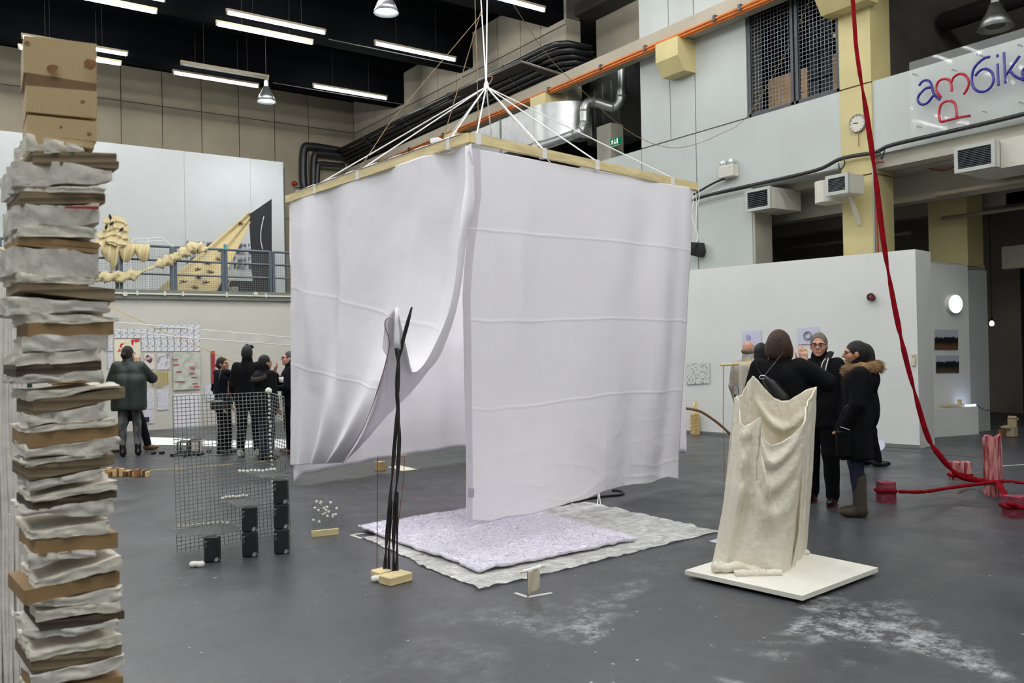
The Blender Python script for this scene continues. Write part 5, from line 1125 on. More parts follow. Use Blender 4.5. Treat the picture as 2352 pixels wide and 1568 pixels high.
# ================================================================== RIGHT HAND SIDE
def ppaper(x0, y0, x1, y1, m, name, label, cat):
    a, b, c, d = (onpart(x, y, .012) for x, y in ((x0, y0+4), (x1, y0), (x1, y1), (x0, y1+3))); o = MB().poly([a, b, c, d], -PN*.006).build(name, m); return tag(o, label, cat)
SK = mat('lilac paper', (205, 203, 222), .7)
t = ppaper(1706, 758, 1748, 792, SK, 'pinned_drawing', 'pale drawing with blue blot on the white wall behind the bald man', 'drawing')
p = onpart(1719, 775, .022); MB().lathe([(.045, -.002), (.05, .002)], p, 14, Vector((0, 0, 1)).rotation_difference(PN).to_matrix()).build('blue_blot', mat('blue blot', (160, 158, 205), .7), t)
t = ppaper(1832, 750, 1881, 788, SK, 'pinned_drawing', 'pale drawing with grey spiral above the man with glasses', 'drawing')
p = onpart(1855, 770, .022); MB().tube([p+PDIR*(.06*math.cos(a))+Vector((0, 0, .06*math.sin(a)))  for a in np.linspace(0, 6.2, 24)], .018, 5).build('grey_spiral', mat('grey pencil', (140, 142, 158), .7), t)
ppaper(1577, 832, 1630, 880, mat('squiggle print', (214, 214, 210), .7, rgb2=(140, 140, 140), scale=30, thresh=(.55, .6)), 'pattern_print', 'sheet covered in grey squiggles on the white wall beside the cloth room', 'print')
p = onpart(2001, 682, .05); t = thing('red_speaker_bell', 'small dark red round sounder with black ring on the white wall', 'alarm', p); Rn = Vector((0, 0, 1)).rotation_difference(-PN).to_matrix()
MB().tube([p+PDIR*(.05*math.cos(a))+Vector((0, 0, .05*math.sin(a)))-PN*.02 for a in np.linspace(0, 2*PI, 25)[:-1]], .012, 6, closed=True).build('ring', BLK, t, smooth=True)
MB().lathe([(.05, -.05), (.05, 0), (.035, .02)], p+Vector((0, 0, -.01)), 16, Rn).build('body', mat('dark red', (130, 26, 34), .4), t, smooth=True)
p = onpart(2098, 826, .02); t = thing('wall_switch', 'narrow cream switch plate near the end of the white wall', 'switch', p)
MB().obox(p, (.045, .03, .18), rotz(math.atan2(PDIR.y, PDIR.x)), bevel=.004).build('plate', mat('cream plastic', (214, 206, 176), .5), t); MB().obox(p-PN*.017+Vector((0, 0, .05)), (.012, .006, .012), rotz(math.atan2(PDIR.y, PDIR.x))).build('button', BLK, t)
# block tower with blade
jb = onz(1597, 997); t = thing('block_tower', 'slim tower of small stacked wood blocks with a blade by the wall', 'sculpture', jb); hh = .031
for k in range(12):
    for s in (-1, 1): MB().obox((jb.x+(.03*s if k % 2 else 0), jb.y+(0 if k % 2 else .03*s), hh*(k+.5)), (.055 if k % 2 else .12, .12 if k % 2 else .055, hh-.004), rotz(-.2)).build('block', WB[0], t)
z0 = hh*12; MB().poly([Vector((jb.x-.03, jb.y-.01, z0)), Vector((jb.x+.045, jb.y-.02, z0)), Vector((jb.x+.045, jb.y-.02, z0+.2)), Vector((jb.x+.01, jb.y-.02, z0+.22)), Vector((jb.x-.03, jb.y-.01, z0+.14))], (0, .03, 0)).build('blade', PINE, t)
o = MB().tube(catmull([at(1683, 1002, 14.0), at(1650, 972, 13.9), at(1615, 948, 13.8), at(1592, 940, 13.7), at(1560, 936, 13.6)], 24), .022, 7).build('bent_branch', mat('brown bark', (132, 98, 66), .8)); tag(o, 'bent brown branch arching out from behind the white cloth', 'branch')
o = MB().lathe([(.0, 0), (.06, .02), (.08, .09), (.05, .17), (.0, .19)], onz(1690, 1012), 12).build('dark_bag', BLKT, smooth=True); tag(o, 'small dark bag on floor at the foot of the bent branch', 'bag')
# rod with cloth and string
t = thing('rod_hanging', 'bamboo rod on a thin post with pale cloth and hanging string', 'sculpture', onz(1780, 1130)); d = 9.2
MB().tube([at(1655, 838, d), at(1790, 829, d+.2)], .014, 8).build('rod', PINE, t)
MB().tube([at(1662, 840, d), at(1661, 950, d), at(1664, 1040, d), at(1663, 1108, d)], .004, 5).build('string', TWINE, t)
MB().grid(lambda u, v: at(1697+48*u, 834+(78+12*u)*v, d-.02-.03*math.sin(u*12)), 24, 10).build('cloth', cloth_mat('pale hanging cloth', (216, 210, 196), .2), t, smooth=True, solid=.004)
q = at(1785, 832, d+.2); MB().tube([q, Vector((q.x, q.y, 0))], .014, 8).build('post', PINE, t)
p = onz(2022, 1036); o = MB().lathe([(.085, -.004), (.085, .004)], p+Vector((.04, .04, .08)), 20, Vector((0, 0, 1)).rotation_difference((-PN+Vector((0, 0, .4))).normalized()).to_matrix()).build('paper_disc', SK); tag(o, 'pale lilac disc leaning at the foot of the white wall', 'disc')
o = MB().bar(onz(1990, 1030, .002), onz(2400, 1062, .002), .012, .003).build('floor_joint', mat('dark floor joint', (66, 62, 58), .8)); tag(o, 'thin dark joint line running across the floor past the red pillar', 'floor marking')
# pedestal with things, photographs
pb_ = onz(2212, 993); t = thing('white_pedestal', 'low white pedestal against the corner wall', 'pedestal', onz(2190, 994))
MB().poly([Vector((q0.x+.0, 7.45, 0)), Vector((14.62, 7.2, 0)), Vector((14.68, 7.42, 0)), Vector((q0.x, 7.68, 0))], (0, 0, .47)).build('box', WHITEW, t)
p = Vector((14.35, 7.4, .47))
o = MB().obox((14.2, 7.42, .5), (.5, .12, .02), rotz(-.2)).build('wood_plank', PINE); tag(o, 'thin pine plank lying on the white pedestal', 'plank'); 
o = MB().obox((14.33, 7.36, .55), (.05, .05, .08)).build('wood_peg', PINE); tag(o, 'small pine peg standing on the plank', 'peg')
t = thing('lit_strip', 'small glowing blue white lamp tube lying on the pedestal', 'lamp', (14.52, 7.33, .47)); MB().tube([(14.42, 7.31, .49), (14.66, 7.26, .49)], .012, 8).build('tube', emat('blue white tube', (190, 210, 255), 12), t)
MB().tube(catmull([(14.66, 7.26, .49), (14.85, 7.3, .44), (15.1, 7.3, .36), (15.3, 7.33, .37)], 16), .006, 5).build('lead', BLK, t)
wd = (q1-q0).normalized(); wn2 = Vector((wd.y, -wd.x, 0))
def onw(x, y, off=.01):
    r_ = Vector(ray(x, y)); o0 = Vector(CP_); p0 = q0+wn2*off; return o0+r_*((p0-o0).dot(wn2)/r_.dot(wn2))
def photo_mat(name, sky, ground, z_mid):
    m = bpy.data.materials.new(name); m.use_nodes = True; nt = m.node_tree; b = nt.nodes['Principled BSDF']; b.inputs['Roughness'].default_value = .4
    tc = nt.nodes.new('ShaderNodeTexCoord'); sx = nt.nodes.new('ShaderNodeSeparateXYZ'); nt.links.new(tc.outputs['Object'], sx.inputs[0])
    n = nt.nodes.new('ShaderNodeTexNoise'); n.inputs['Scale'].default_value = 9; n.inputs['Detail'].default_value = 8; nt.links.new(tc.outputs['Object'], n.inputs['Vector'])
    a = nt.nodes.new('ShaderNodeMath'); a.operation = 'MULTIPLY_ADD'; a.inputs[1].default_value = .16; nt.links.new(n.outputs['Fac'], a.inputs[0]); nt.links.new(sx.outputs['Z'], a.inputs[2])
    r_ = nt.nodes.new('ShaderNodeValToRGB'); e = r_.color_ramp.elements; e[0].position = z_mid-.08; e[0].color = lin(ground); e[1].position = z_mid+.09; e[1].color = lin(sky); k = e.new(z_mid); k.color = lin((24, 26, 30)); k2 = e.new(z_mid+.07); k2.color = lin((30, 32, 36))
    nt.links.new(a.outputs[0], r_.inputs[0]); nt.links.new(r_.outputs[0], b.inputs['Base Color']); return m
for (x0, x1, y0, y1, m, lb) in ((2155, 2200, 757, 803, photo_mat('field photo', (186, 184, 194), (104, 72, 48), .22), 'upper landscape photo of a dark treeline and brown field'), (2158, 2202, 816, 856, photo_mat('valley photo', (178, 176, 188), (84, 70, 56), .20), 'lower landscape photo of bare trees and hills')):
    o = MB().poly([onw(x0-8, y1), onw(x1, y1), onw(x1, y0), onw(x0-8, y0)], wn2*.006).build('photograph', m); tag(o, lb, 'photograph', 'landscape photographs on the corner wall')
# little wooden figure in the dark doorway
wp = onz(2325, 1003); t = thing('wooden_figure', 'stack of pale wood blocks forming a figure in the dark doorway', 'sculpture', wp); d = depth(wp)
def wbk(x, y, w, h, rz=0, ry=0, dd=.0): MB().obox(at(x, y, d+dd), (px2m(w, d), .13, px2m(h, d)), rotz(rz) @ Matrix.Rotation(ry, 3, 'Y'), bevel=.005).build('block', mat('grey wood', (176, 160, 132), .7), t)
wbk(2324, 991, 20, 22); wbk(2314, 980, 26, 5, 0, -.05); wbk(2325, 970, 7, 20); wbk(2327, 960, 14, 6, 0, .5)
wp2 = onz(2303, 1001); o = MB().obox((wp2.x, wp2.y, .05), (.12, .12, .1), rotz(.3), bevel=.004).build('wood_cube', MATS['offcut brown']); tag(o, 'small brown wood cube beside the wooden figure', 'wood block')
# red works
REDP = mat('red stained plaster', (128, 22, 40), .7, rgb2=(206, 140, 138), scale=9, stretch=(3, 3, .5), thresh=(.40, .62), bump=.3, bscale=30)
REDD = mat('crimson plaster block', (104, 18, 38), .7, rgb2=(146, 56, 76), scale=10, stretch=(1, 1, 3), bump=.3, bscale=30)
def rough_block(px, py, w, dp, h, m, name, label, rz=0., flutes=0, seed=0):
    p = onz(px, py); p.y += dp*.4; nu = 40
    def f(u, v):
        a = u*2*PI; c, s = math.cos(a), math.sin(a); k = 1/max(abs(c), abs(s)); k = min(k, 1.38)
        rr = 1+(.05*math.cos(a*flutes) if flutes else 0); q = rotz(rz) @ Vector((c*k*w/2*rr, s*k*dp/2*rr, 0)); z = h*v*(1+(.06*fbm((c, s, seed), 2, seed) if v > .99 else 0))
        return p+q*(1+.02*fbm((c, s, v*4), 2, seed))+Vector((0, 0, z))
    mb = MB().grid(f, nu, 12, closed_u=True); n0 = 11*nu; mb.add([p+Vector((0, 0, h*.97))], []); ci = len(mb.v)-1
    for i in range(nu): mb.f.append((n0+i, n0+(i+1) % nu, ci)); mb.mi.append(0)
    o = mb.build(name, m); return tag(o, label, 'sculpture', 'red plaster blocks')
rough_block(2294, 1139, .14, .13, .61, REDP, 'red_pillar', 'tall pink red fluted plaster pillar tied with red cloth', flutes=10, seed=1)
rough_block(2046, 1154, .155, .12, .2, REDD, 'red_block', 'square crimson plaster block standing apart near the brown boots', -.6, seed=2)
rough_block(2217, 1101, .2, .14, .2, REDP, 'red_block', 'wide pink red plaster block behind the tall pillar', -.5, seed=3)
rough_block(2347, 1189, .17, .14, .19, REDD, 'red_block', 'crimson plaster block in front of the tall pillar', -.6, seed=4)
REDC = mat('red jersey cloth', (118, 6, 18), .9, var=.15, scale=12, spec=.1)
rr_ = thing('red_cloth_rope', 'long twisted red cloth rope from ceiling to the red pillars', 'rope', onz(2294, 1110))
def clothrope(pts, base, nm='strand', seed=0, knots=()):
    n = 90; cp = catmull(pts, n); mb = MB(); vs = []; rr = []
    for i in range(n):
        v = i/(n-1); k = base*(1+.35*nz((v*9, seed, 0), 1.0, seed))
        for kn in knots: k *= 1-.5*math.exp(-((v-kn)/.012)**2)
        rr.append(k)
    mb.tube(cp, rr, 10, flat=.6); mb.build(nm, REDC, rr_, smooth=True)
P0 = [(1957, -20), (1968, 120), (1990, 260), (2010, 400), (2030, 560), (2052, 690), (2075, 800), (2098, 890), (2130, 1000), (2160, 1048), (2200, 1090), (2240, 1103), (2292, 1107)]
pts = [at(x, y, 9.9-(9.9-8.6)*i/12) for i, (x, y) in enumerate(P0)]; top = pts[0]+(pts[0]-pts[1])*6; s_ = (9.6-pts[0].z)/(top.z-pts[0].z); top = pts[0].lerp(top, s_)
clothrope([top]+pts, .03, seed=1, knots=(.2, .3, .42, .52, .62, .72, .82))
D0 = depth(onz(2294, 1139))-.1
clothrope([at(2292, 1106, D0), at(2240, 1112, D0), at(2180, 1120, D0), at(2120, 1129, D0-.1), at(2068, 1129, D0-.2)], .028, seed=3, knots=(.72,))
clothrope([at(2200, 1086, 9.2), at(2225, 1094, 9.3), at(2250, 1100, 9.1), at(2292, 1106, D0)], .024, seed=4)
clothrope([at(2290, 1107, D0), at(2320, 1105, D0-.05), at(2352, 1109, D0-.2), at(2420, 1112, D0-.4)], .024, seed=5)
clothrope([at(2292, 1108, D0), at(2306, 1132, D0-.35), at(2320, 1155, 7.6), at(2330, 1160, 7.5)], .03, seed=6)
for (px, py, w, dp, z, rz) in ((2046, 1154, .165, .13, .115, -.6), (2217, 1101, .21, .15, .05, -.5), (2347, 1189, .18, .15, .1, -.6), (2294, 1139, .16, .15, .15, 0)):
    c = onz(px, py); c.y += dp*.4; loop = []
    for k in range(24):
        a = k/24*2*PI; cc, ss = math.cos(a), math.sin(a); kk = min(1/max(abs(cc), abs(ss)), 1.3); loop.append(c+rotz(rz) @ Vector((cc*kk*w/2*1.04, ss*kk*dp/2*1.04, 0))+Vector((0, 0, z)))
    MB().tube(loop, .017, 8, closed=True).build('wrap', REDC, rr_, smooth=True)
# ================================================================== PEOPLE
def surface_nets(f, org, h):
    ins = f < 0; s = np.zeros(tuple(n-1 for n in f.shape), np.int8); sl = lambda o, n: slice(o, n-1+o)
    C = [(i, j, k) for i in (0, 1) for j in (0, 1) for k in (0, 1)]; X, Y, Z = f.shape
    for i, j, k in C: s += ins[sl(i, X), sl(j, Y), sl(k, Z)]
    act = (s > 0) & (s < 8); idx = -np.ones(act.shape, np.int64); ii = np.argwhere(act); idx[act] = np.arange(len(ii))
    acc = np.zeros((len(ii), 3)); cnt = np.zeros(len(ii))
    for a in C:
        for ax in range(3):
            if a[ax]: continue
            b = list(a); b[ax] = 1
            fa = f[ii[:, 0]+a[0], ii[:, 1]+a[1], ii[:, 2]+a[2]]; fb = f[ii[:, 0]+b[0], ii[:, 1]+b[1], ii[:, 2]+b[2]]
            m = (fa < 0) != (fb < 0); t = np.where(m, fa/np.where(fa == fb, 1, fa-fb), 0)
            p = np.tile(np.array(a, float), (len(ii), 1)); p[:, ax] += t; acc[m] += p[m]; cnt[m] += 1
    V = org+(ii+acc/cnt[:, None])*h; F = []
    for ax in range(3):
        o1, o2 = [(1, 2), (2, 0), (0, 1)][ax]
        a = [slice(1, -1)]*3; a[ax] = slice(0, -1); b = [slice(1, -1)]*3; b[ax] = slice(1, None)
        fa, fb = ins[tuple(a)], ins[tuple(b)]; e = np.argwhere(fa != fb)
        base = e.copy()
        for q in range(3):
            if q != ax: base[:, q] += 1
        def cell(d1, d2):
            c = base.copy(); c[:, o1] -= d1; c[:, o2] -= d2; return idx[c[:, 0], c[:, 1], c[:, 2]]
        q = np.stack([cell(0, 0), cell(1, 0), cell(1, 1), cell(0, 1)], 1)
        flip = fa[tuple(e.T)]; q[flip] = q[flip][:, ::-1]; F.append(q)
    return V, np.concatenate(F)
class SDF:
    def __init__(s): s.p = []
    def cap(s, a, b, ra, rb=None, k=.02): s.p.append(('c', np.array(a, float), np.array(b, float), ra, ra if rb is None else rb, k, 1)); return s
    def ell(s, c, r, k=.02, rot=None, sub=False): s.p.append(('e', np.array(c, float), np.array(r, float), np.array(rot) if rot is not None else np.eye(3), 0, k, -1 if sub else 1)); return s
    def mesh(s, h):
        lo = np.full(3, 9e9); hi = -lo
        for p in s.p:
            if p[6] < 0: continue
            if p[0] == 'c': r = max(p[3], p[4]); lo = np.minimum(lo, np.minimum(p[1], p[2])-r); hi = np.maximum(hi, np.maximum(p[1], p[2])+r)
            else: r = p[2].max(); lo = np.minimum(lo, p[1]-r); hi = np.maximum(hi, p[1]+r)
        lo -= 3*h; hi += 3*h; n = np.ceil((hi-lo)/h).astype(int)+1; f = np.full(tuple(n), .5)
        ax = [lo[i]+h*np.arange(n[i]) for i in range(3)]
        for p in s.p:
            k = p[5]
            if p[0] == 'c': r = max(p[3], p[4]); a, b = np.minimum(p[1], p[2])-r-k-2*h, np.maximum(p[1], p[2])+r+k+2*h
            else: r = p[2].max(); a, b = p[1]-r-k-2*h, p[1]+r+k+2*h
            i0 = np.clip(np.floor((a-lo)/h).astype(int), 0, n); i1 = np.clip(np.ceil((b-lo)/h).astype(int)+1, 0, n)
            if (i1 <= i0).any(): continue
            S = tuple(slice(i0[q], i1[q]) for q in range(3)); x = ax[0][S[0]][:, None, None]; y = ax[1][S[1]][None, :, None]; z = ax[2][S[2]][None, None, :]
            if p[0] == 'c':
                ab = p[2]-p[1]; L = ab @ ab+1e-12; t = np.clip(((x-p[1][0])*ab[0]+(y-p[1][1])*ab[1]+(z-p[1][2])*ab[2])/L, 0, 1)
                d = np.sqrt((x-p[1][0]-t*ab[0])**2+(y-p[1][1]-t*ab[1])**2+(z-p[1][2]-t*ab[2])**2)-(p[3]+(p[4]-p[3])*t)
            else:
                R = p[3]; dx, dy, dz = x-p[1][0], y-p[1][1], z-p[1][2]; q = [R[0][m]*dx+R[1][m]*dy+R[2][m]*dz for m in range(3)]
                k0 = np.sqrt(sum((q[m]/p[2][m])**2 for m in range(3)))+1e-9; k1 = np.sqrt(sum((q[m]/p[2][m]**2)**2 for m in range(3)))+1e-9; d = k0*(k0-1)/k1
            g = f[S]
            if p[6] > 0: hh = np.clip(.5+.5*(g-d)/k, 0, 1); f[S] = g*(1-hh)+d*hh-k*hh*(1-hh)
            else: d = -d; hh = np.clip(.5-.5*(g-d)/k, 0, 1); f[S] = g*(1-hh)+d*hh+k*hh*(1-hh)
        return surface_nets(f, lo, h)
SKINC = {'fair': (206, 158, 132), 'tan': (176, 128, 96), 'pink': (208, 150, 128)}
def person(px, py, label, facing, H=1.7, skin='fair', h=.012, head=(0, 0), arms=None, feet=None, d=None, coat=None, trousers=None, shoes=None, hair=None, hairc=(40, 28, 22), extras=None, lean=0.0, group=None):
    base = onz(px, py) if d is None else Vector((at(px, 800, d).x, at(px, 800, d).y, 0))
    tc = Vector((-base.x, -base.y, 0)).normalized(); ri = Vector((-tc.y, tc.x, 0)); fw = (tc*facing[0]+ri*facing[1]).normalized()
    hd = math.atan2(fw.y, fw.x)-PI/2; S = H/1.75; Rz = np.array(rotz(hd))
    def W(v): return [tuple(q) for q in (np.asarray(v)*S) @ Rz.T+np.array(base)]
    J = {'hipL': (-.09, 0, .93), 'hipR': (.09, 0, .93), 'shL': (-.175, -.01, 1.425), 'shR': (.175, -.01, 1.425), 'elL': (-.225, -.02, 1.13), 'elR': (.225, -.02, 1.13), 'wrL': (-.22, .07, .89), 'wrR': (.22, .07, .89), 'ftL': (-.1, 0), 'ftR': (.1, 0)}
    if arms: J.update(arms)
    if feet: J.update(feet)
    A = {k: np.array(v, float) for k, v in J.items()}
    for sd in 'LR':
        f = A['ft'+sd]; A['an'+sd] = np.array([f[0], f[1], .085]); A['kn'+sd] = (A['hip'+sd]+A['an'+sd])/2+np.array([0, .025, .02])
    hc = np.array([0, .015+lean*.3, 1.63]); Hy = rotz(math.radians(head[0])) @ Matrix.Rotation(math.radians(head[1]), 3, 'X'); Hm = np.array(Hy)
    def hp(v): return hc+Hm @ np.array(v, float)
    b = SDF()
    b.cap((0, 0, .98), (0, 0, 1.3), .1, .11, .05).cap((-.13, -.01, 1.39), (.13, -.01, 1.39), .06, .06, .05).cap((-.07, 0, .95), (.07, 0, .95), .09, .09, .04)
    for sd in 'LR':
        b.cap(A['hip'+sd], A['kn'+sd], .078, .052, .03).cap(A['kn'+sd], A['an'+sd], .052, .036, .03).cap(A['an'+sd]+[0, -.02, -.04], A['an'+sd]+[0, .13, -.055], .034, .024, .03)
        b.cap(A['sh'+sd], A['el'+sd], .05, .04, .03).cap(A['el'+sd], A['wr'+sd], .04, .027, .02)
        w = A['wr'+sd]; dv = w-A['el'+sd]; dv = dv/np.linalg.norm(dv); hd_ = J.get('hand'+sd)
        fdir = np.array(hd_, float)/np.linalg.norm(hd_) if hd_ is not None else dv
        sx = 1 if sd == 'R' else -1; side = np.cross(fdir, [0, 0, 1.0]); side = side/np.linalg.norm(side) if np.linalg.norm(side) > .15 else np.array([1., 0, 0])
        side = np.array(J.get('spread'+sd, side), float); side /= np.linalg.norm(side); nrm = np.cross(side, fdir)
        pm = w+fdir*.05; b.cap(w, w+fdir*.03, .026, .03, .015)
        for q in (-.027, -.009, .009, .027): b.cap(w+fdir*.02+side*q*.6, w+fdir*.085+side*q, .017, .014, .012)
        for q, L in ((-.03, .055), (-.0105, .072), (.0105, .078), (.03, .066)):
            k1 = w+fdir*.085+side*q; k2 = k1+fdir*L*.55+side*q*.12+nrm*.006; k3 = k2+fdir*L*.45+nrm*.016; b.cap(k1, k2, .0095, .0085, .004).cap(k2, k3, .0085, .007, .004)
        t0 = w+fdir*.03+side*(.03); t1 = t0+fdir*.035+side*.03; b.cap(t0, t1, .014, .011, .008).cap(t1, t1+fdir*.035+side*.006, .011, .008, .006)
    b.cap((0, -.02, 1.42), hp((0, -.02, -.05)), .056, .052, .03)
    b.ell(hp((0, -.012, .02)), (.074, .094, .102), .02, Hm).ell(hp((0, .022, -.055)), (.056, .066, .062), .03, Hm).ell(hp((0, .072, -.098)), (.024, .02, .018), .02, Hm)
    for sx in (-1, 1):
        b.ell(hp((sx*.04, .055, -.03)), (.026, .028, .028), .02, Hm).cap(hp((sx*.014, .084, .026)), hp((sx*.05, .072, .024)), .011, .008, .012)
        b.ell(hp((sx*.032, .1, .004)), (.018, .016, .011), .012, Hm, sub=True).ell(hp((sx*.078, -.006, -.012)), (.011, .022, .032), .008, Hm)
    b.cap(hp((0, .088, .016)), hp((0, .112, -.026)), .009, .014, .01).ell(hp((0, .1, -.03)), (.019, .014, .010), .008, Hm)
    b.cap(hp((-.02, .086, -.06)), hp((.02, .086, -.06)), .009, .009, .008).cap(hp((-.017, .086, -.070)), hp((.017, .086, -.070)), .008, .008, .006).cap(hp((-.02, .104, -.065)), hp((.02, .104, -.065)), .0035, .0035, .004)
    V, Fc = b.mesh(h); mb = MB(); mb.v = W(V); mb.f = [tuple(q) for q in Fc.tolist()]; mb.mi = [0]*len(mb.f)
    body = mb.build('person', mat('skin '+skin, SKINC[skin], .55, var=.04, scale=12), smooth=True); tag(body, label, 'person', group)
    def part(name, sdf, m, hh=.014, wr=0.0, lab=None, par=None):
        V, Fc = sdf.mesh(hh)
        if wr:
            V = np.array([v+wr*np.array((nz(v, 5, 1), nz(v, 5, 7), .4*nz(v, 8, 3))) for v in V])
        mb = MB(); mb.v = W(V); mb.f = [tuple(q) for q in Fc.tolist()]; mb.mi = [0]*len(mb.f); o = mb.build(name, m, par or body, smooth=True)
        if lab: o['label'] = lab
        return o
    ex = {'A': A, 'hp': hp, 'Hm': Hm, 'W': W, 'part': part, 'body': body, 'S': S, 'hc': hc}
    # eyes
    for sx in (-1, 1):
        e = SDF().ell(hp((sx*.031, .078, .004)), (.010, .011, .007), .004, Hm); part('eye', e, mat('dark eye', (70, 58, 52), .2), .004)
        e = SDF().cap(hp((sx*.016, .094, .027)), hp((sx*.05, .08, .026)), .004, .003, .003); part('eyebrow', e, mat('brow '+str(hairc), hairc, .8), .004)
    cb = coat or {}
    if coat:
        c = SDF(); hem = coat.get('hem', .85); R = coat.get('r', .128); fl = coat.get('flare', .02)
        for sx in (-1, 1): c.cap((sx*.085, 0, hem+R*.3), (sx*.09, 0, 1.0), R*.8+fl, R*.85, .06).cap((sx*.085, 0, 1.0), (sx*.088, 0, 1.34), R*.86, R*.95, .06)
        c.cap((-.15, -.012, 1.41), (.15, -.012, 1.41), .075, .075, .05)
        for sd in 'LR':
            sr = coat.get('sleeve', .068)
            c.cap(A['sh'+sd], A['el'+sd], sr*1.1, sr*.95, .03); e = A['el'+sd]; w = A['wr'+sd]; c.cap(e, e+(w-e)*coat.get('cuff', .93), sr*.95, sr*.72, .025)
        if coat.get('collar', 1): c.cap((0, -.015, 1.45), (0, -.005, 1.51+.03*coat.get('collar', 1)), .085, .078, .03)
        for q in coat.get('add', []): c.ell(*q)
        if coat.get('quilt'):
            for z in np.arange(hem+.06, 1.26, .115):
                for sx in (-1, 1): c.cap((sx*.075, 0, z), (sx*.075, .0, z+.04), R*1.12+.02, R*1.12+.02, .012)
        c.ell((0, -.0, hem-.12), (.4, .4, .13), .01, sub=True)
        part('coat', c, coat['m'], .014, coat.get('wr', .012), coat.get('label'))
    if trousers:
        c = SDF(); tr = trousers.get('r', 1.0)
        for sd in 'LR':
            c.cap(A['hip'+sd]+[0, 0, .02], A['kn'+sd], .105*tr, .075*tr, .04).cap(A['kn'+sd], A['an'+sd]+[0, 0, trousers.get('end', .02)], .075*tr, .062*tr, .03)
        c.cap((-.07, 0, .97), (.07, 0, .97), .11, .11, .04); part('trousers', c, trousers['m'], .014, .01, trousers.get('label'))
    if shoes:
        for sd in 'LR':
            c = SDF(); a = A['an'+sd]; top = shoes.get('top', .12)
            c.ell(a+[0, .055, -.04], (.046, .135, .045), .02).ell(a+[0, -.02, -.03], (.042, .06, .055), .02).cap(a+[0, -.012, 0], a+[0, -.012, top-.085], shoes.get('r', .05), shoes.get('r', .05), .03)
            c.ell(a+[0, .05, -.135], (.3, .3, .05), .004, sub=True); so_ = part('shoe', c, shoes['m'], .012, 0, shoes.get('label'))
            if shoes.get('sole'):
                c = SDF(); c.ell(a+[0, .055, -.077], (.05, .14, .012), .01).ell(a+[0, -.02, -.077], (.044, .06, .012), .01); part('sole', c, shoes['sole'], .009, par=so_)
    HM = mat('hair '+str(hairc), hairc, .5, var=.35, scale=26, stretch=(4, 4, .5), bump=.9, bscale=40)
    if hair:
        c = SDF()
        if hair == 'bob':
            c.ell(hp((0, -.022, .03)), (.098, .112, .108), .02, Hm).ell(hp((0, -.055, -.035)), (.108, .088, .105), .03, Hm)
            for sx in (-1, 1): c.ell(hp((sx*.078, .0, -.05)), (.032, .06, .085), .02, Hm)
            c.ell(hp((0, .11, -.03)), (.062, .07, .11), .01, Hm, sub=True)
        elif hair in ('short', 'tuft'):
            c.ell(hp((0, -.022, .035)), (.084, .1, .1), .02, Hm).ell(hp((0, -.05, -.01)), (.078, .07, .085), .02, Hm); c.ell(hp((0, .105, -.025)), (.078, .082, .112), .01, Hm, sub=True).ell(hp((0, .0, -.1)), (.1, .1, .05), .01, Hm, sub=True)
            if hair == 'tuft':
                for q in ((.03, .06, .12), (-.03, .05, .125), (.06, .01, .12), (0, -.02, .135), (.05, .08, .1)): c.ell(hp(q), (.03, .035, .022), .015, Hm)
        elif hair == 'bald':
            c.ell(hp((0, -.03, -.015)), (.081, .088, .05), .015, Hm); c.ell(hp((0, .085, 0)), (.09, .07, .12), .01, Hm, sub=True)
        elif hair == 'ponytail':
            c.ell(hp((0, -.022, .03)), (.084, .102, .1), .02, Hm).ell(hp((0, -.05, -.02)), (.078, .07, .09), .02, Hm); c.ell(hp((0, .11, -.04)), (.075, .08, .105), .01, Hm, sub=True)
            for i, q in enumerate(((0, -.115, .04), (0, -.14, .0), (0, -.15, -.05), (0, -.145, -.1))): c.ell(hp(q), (.06, .05-.003*i, .055), .03, Hm)
        elif hair == 'bun':
            c.ell(hp((0, -.022, .03)), (.084, .102, .1), .02, Hm).ell(hp((0, -.05, -.02)), (.078, .07, .09), .02, Hm).ell(hp((0, -.125, -.02)), (.04, .035, .04), .01, Hm); c.ell(hp((0, .11, -.04)), (.072, .08, .105), .01, Hm, sub=True)
        elif hair == 'long':
            c.ell(hp((0, -.03, .02)), (.09, .1, .1), .02, Hm).ell(hp((0, -.07, -.06)), (.075, .06, .08), .03, Hm); c.ell(hp((0, .1, -.02)), (.085, .075, .1), .01, Hm, sub=True)
        part('hair', c, HM, min(h, .010), .011)
    if extras: extras(ex)
    return body
def glasses(ex, m=None):
    m = m or mat('black spectacle frame', (18, 18, 20), .3); hp = ex['hp']; mb = MB()
    for sx in (-1, 1):
        ring = [hp((sx*.034+.026*math.cos(a), .108-.006*abs(math.cos(a)), .003+.018*math.sin(a))) for a in np.linspace(0, 2*PI, 17)[:-1]]
        mb.tube(ex['W'](ring), .0034*ex['S'], 5, closed=True); mb.tube(ex['W']([hp((sx*.06, .102, .008)), hp((sx*.078, .05, .008)), hp((sx*.08, -.01, .004))]), .004*ex['S'], 5)
    mb.tube(ex['W']([hp((-.008, .112, .005)), hp((.008, .112, .005))]), .004*ex['S'], 5); mb.build('glasses', m, ex['body'], smooth=True)
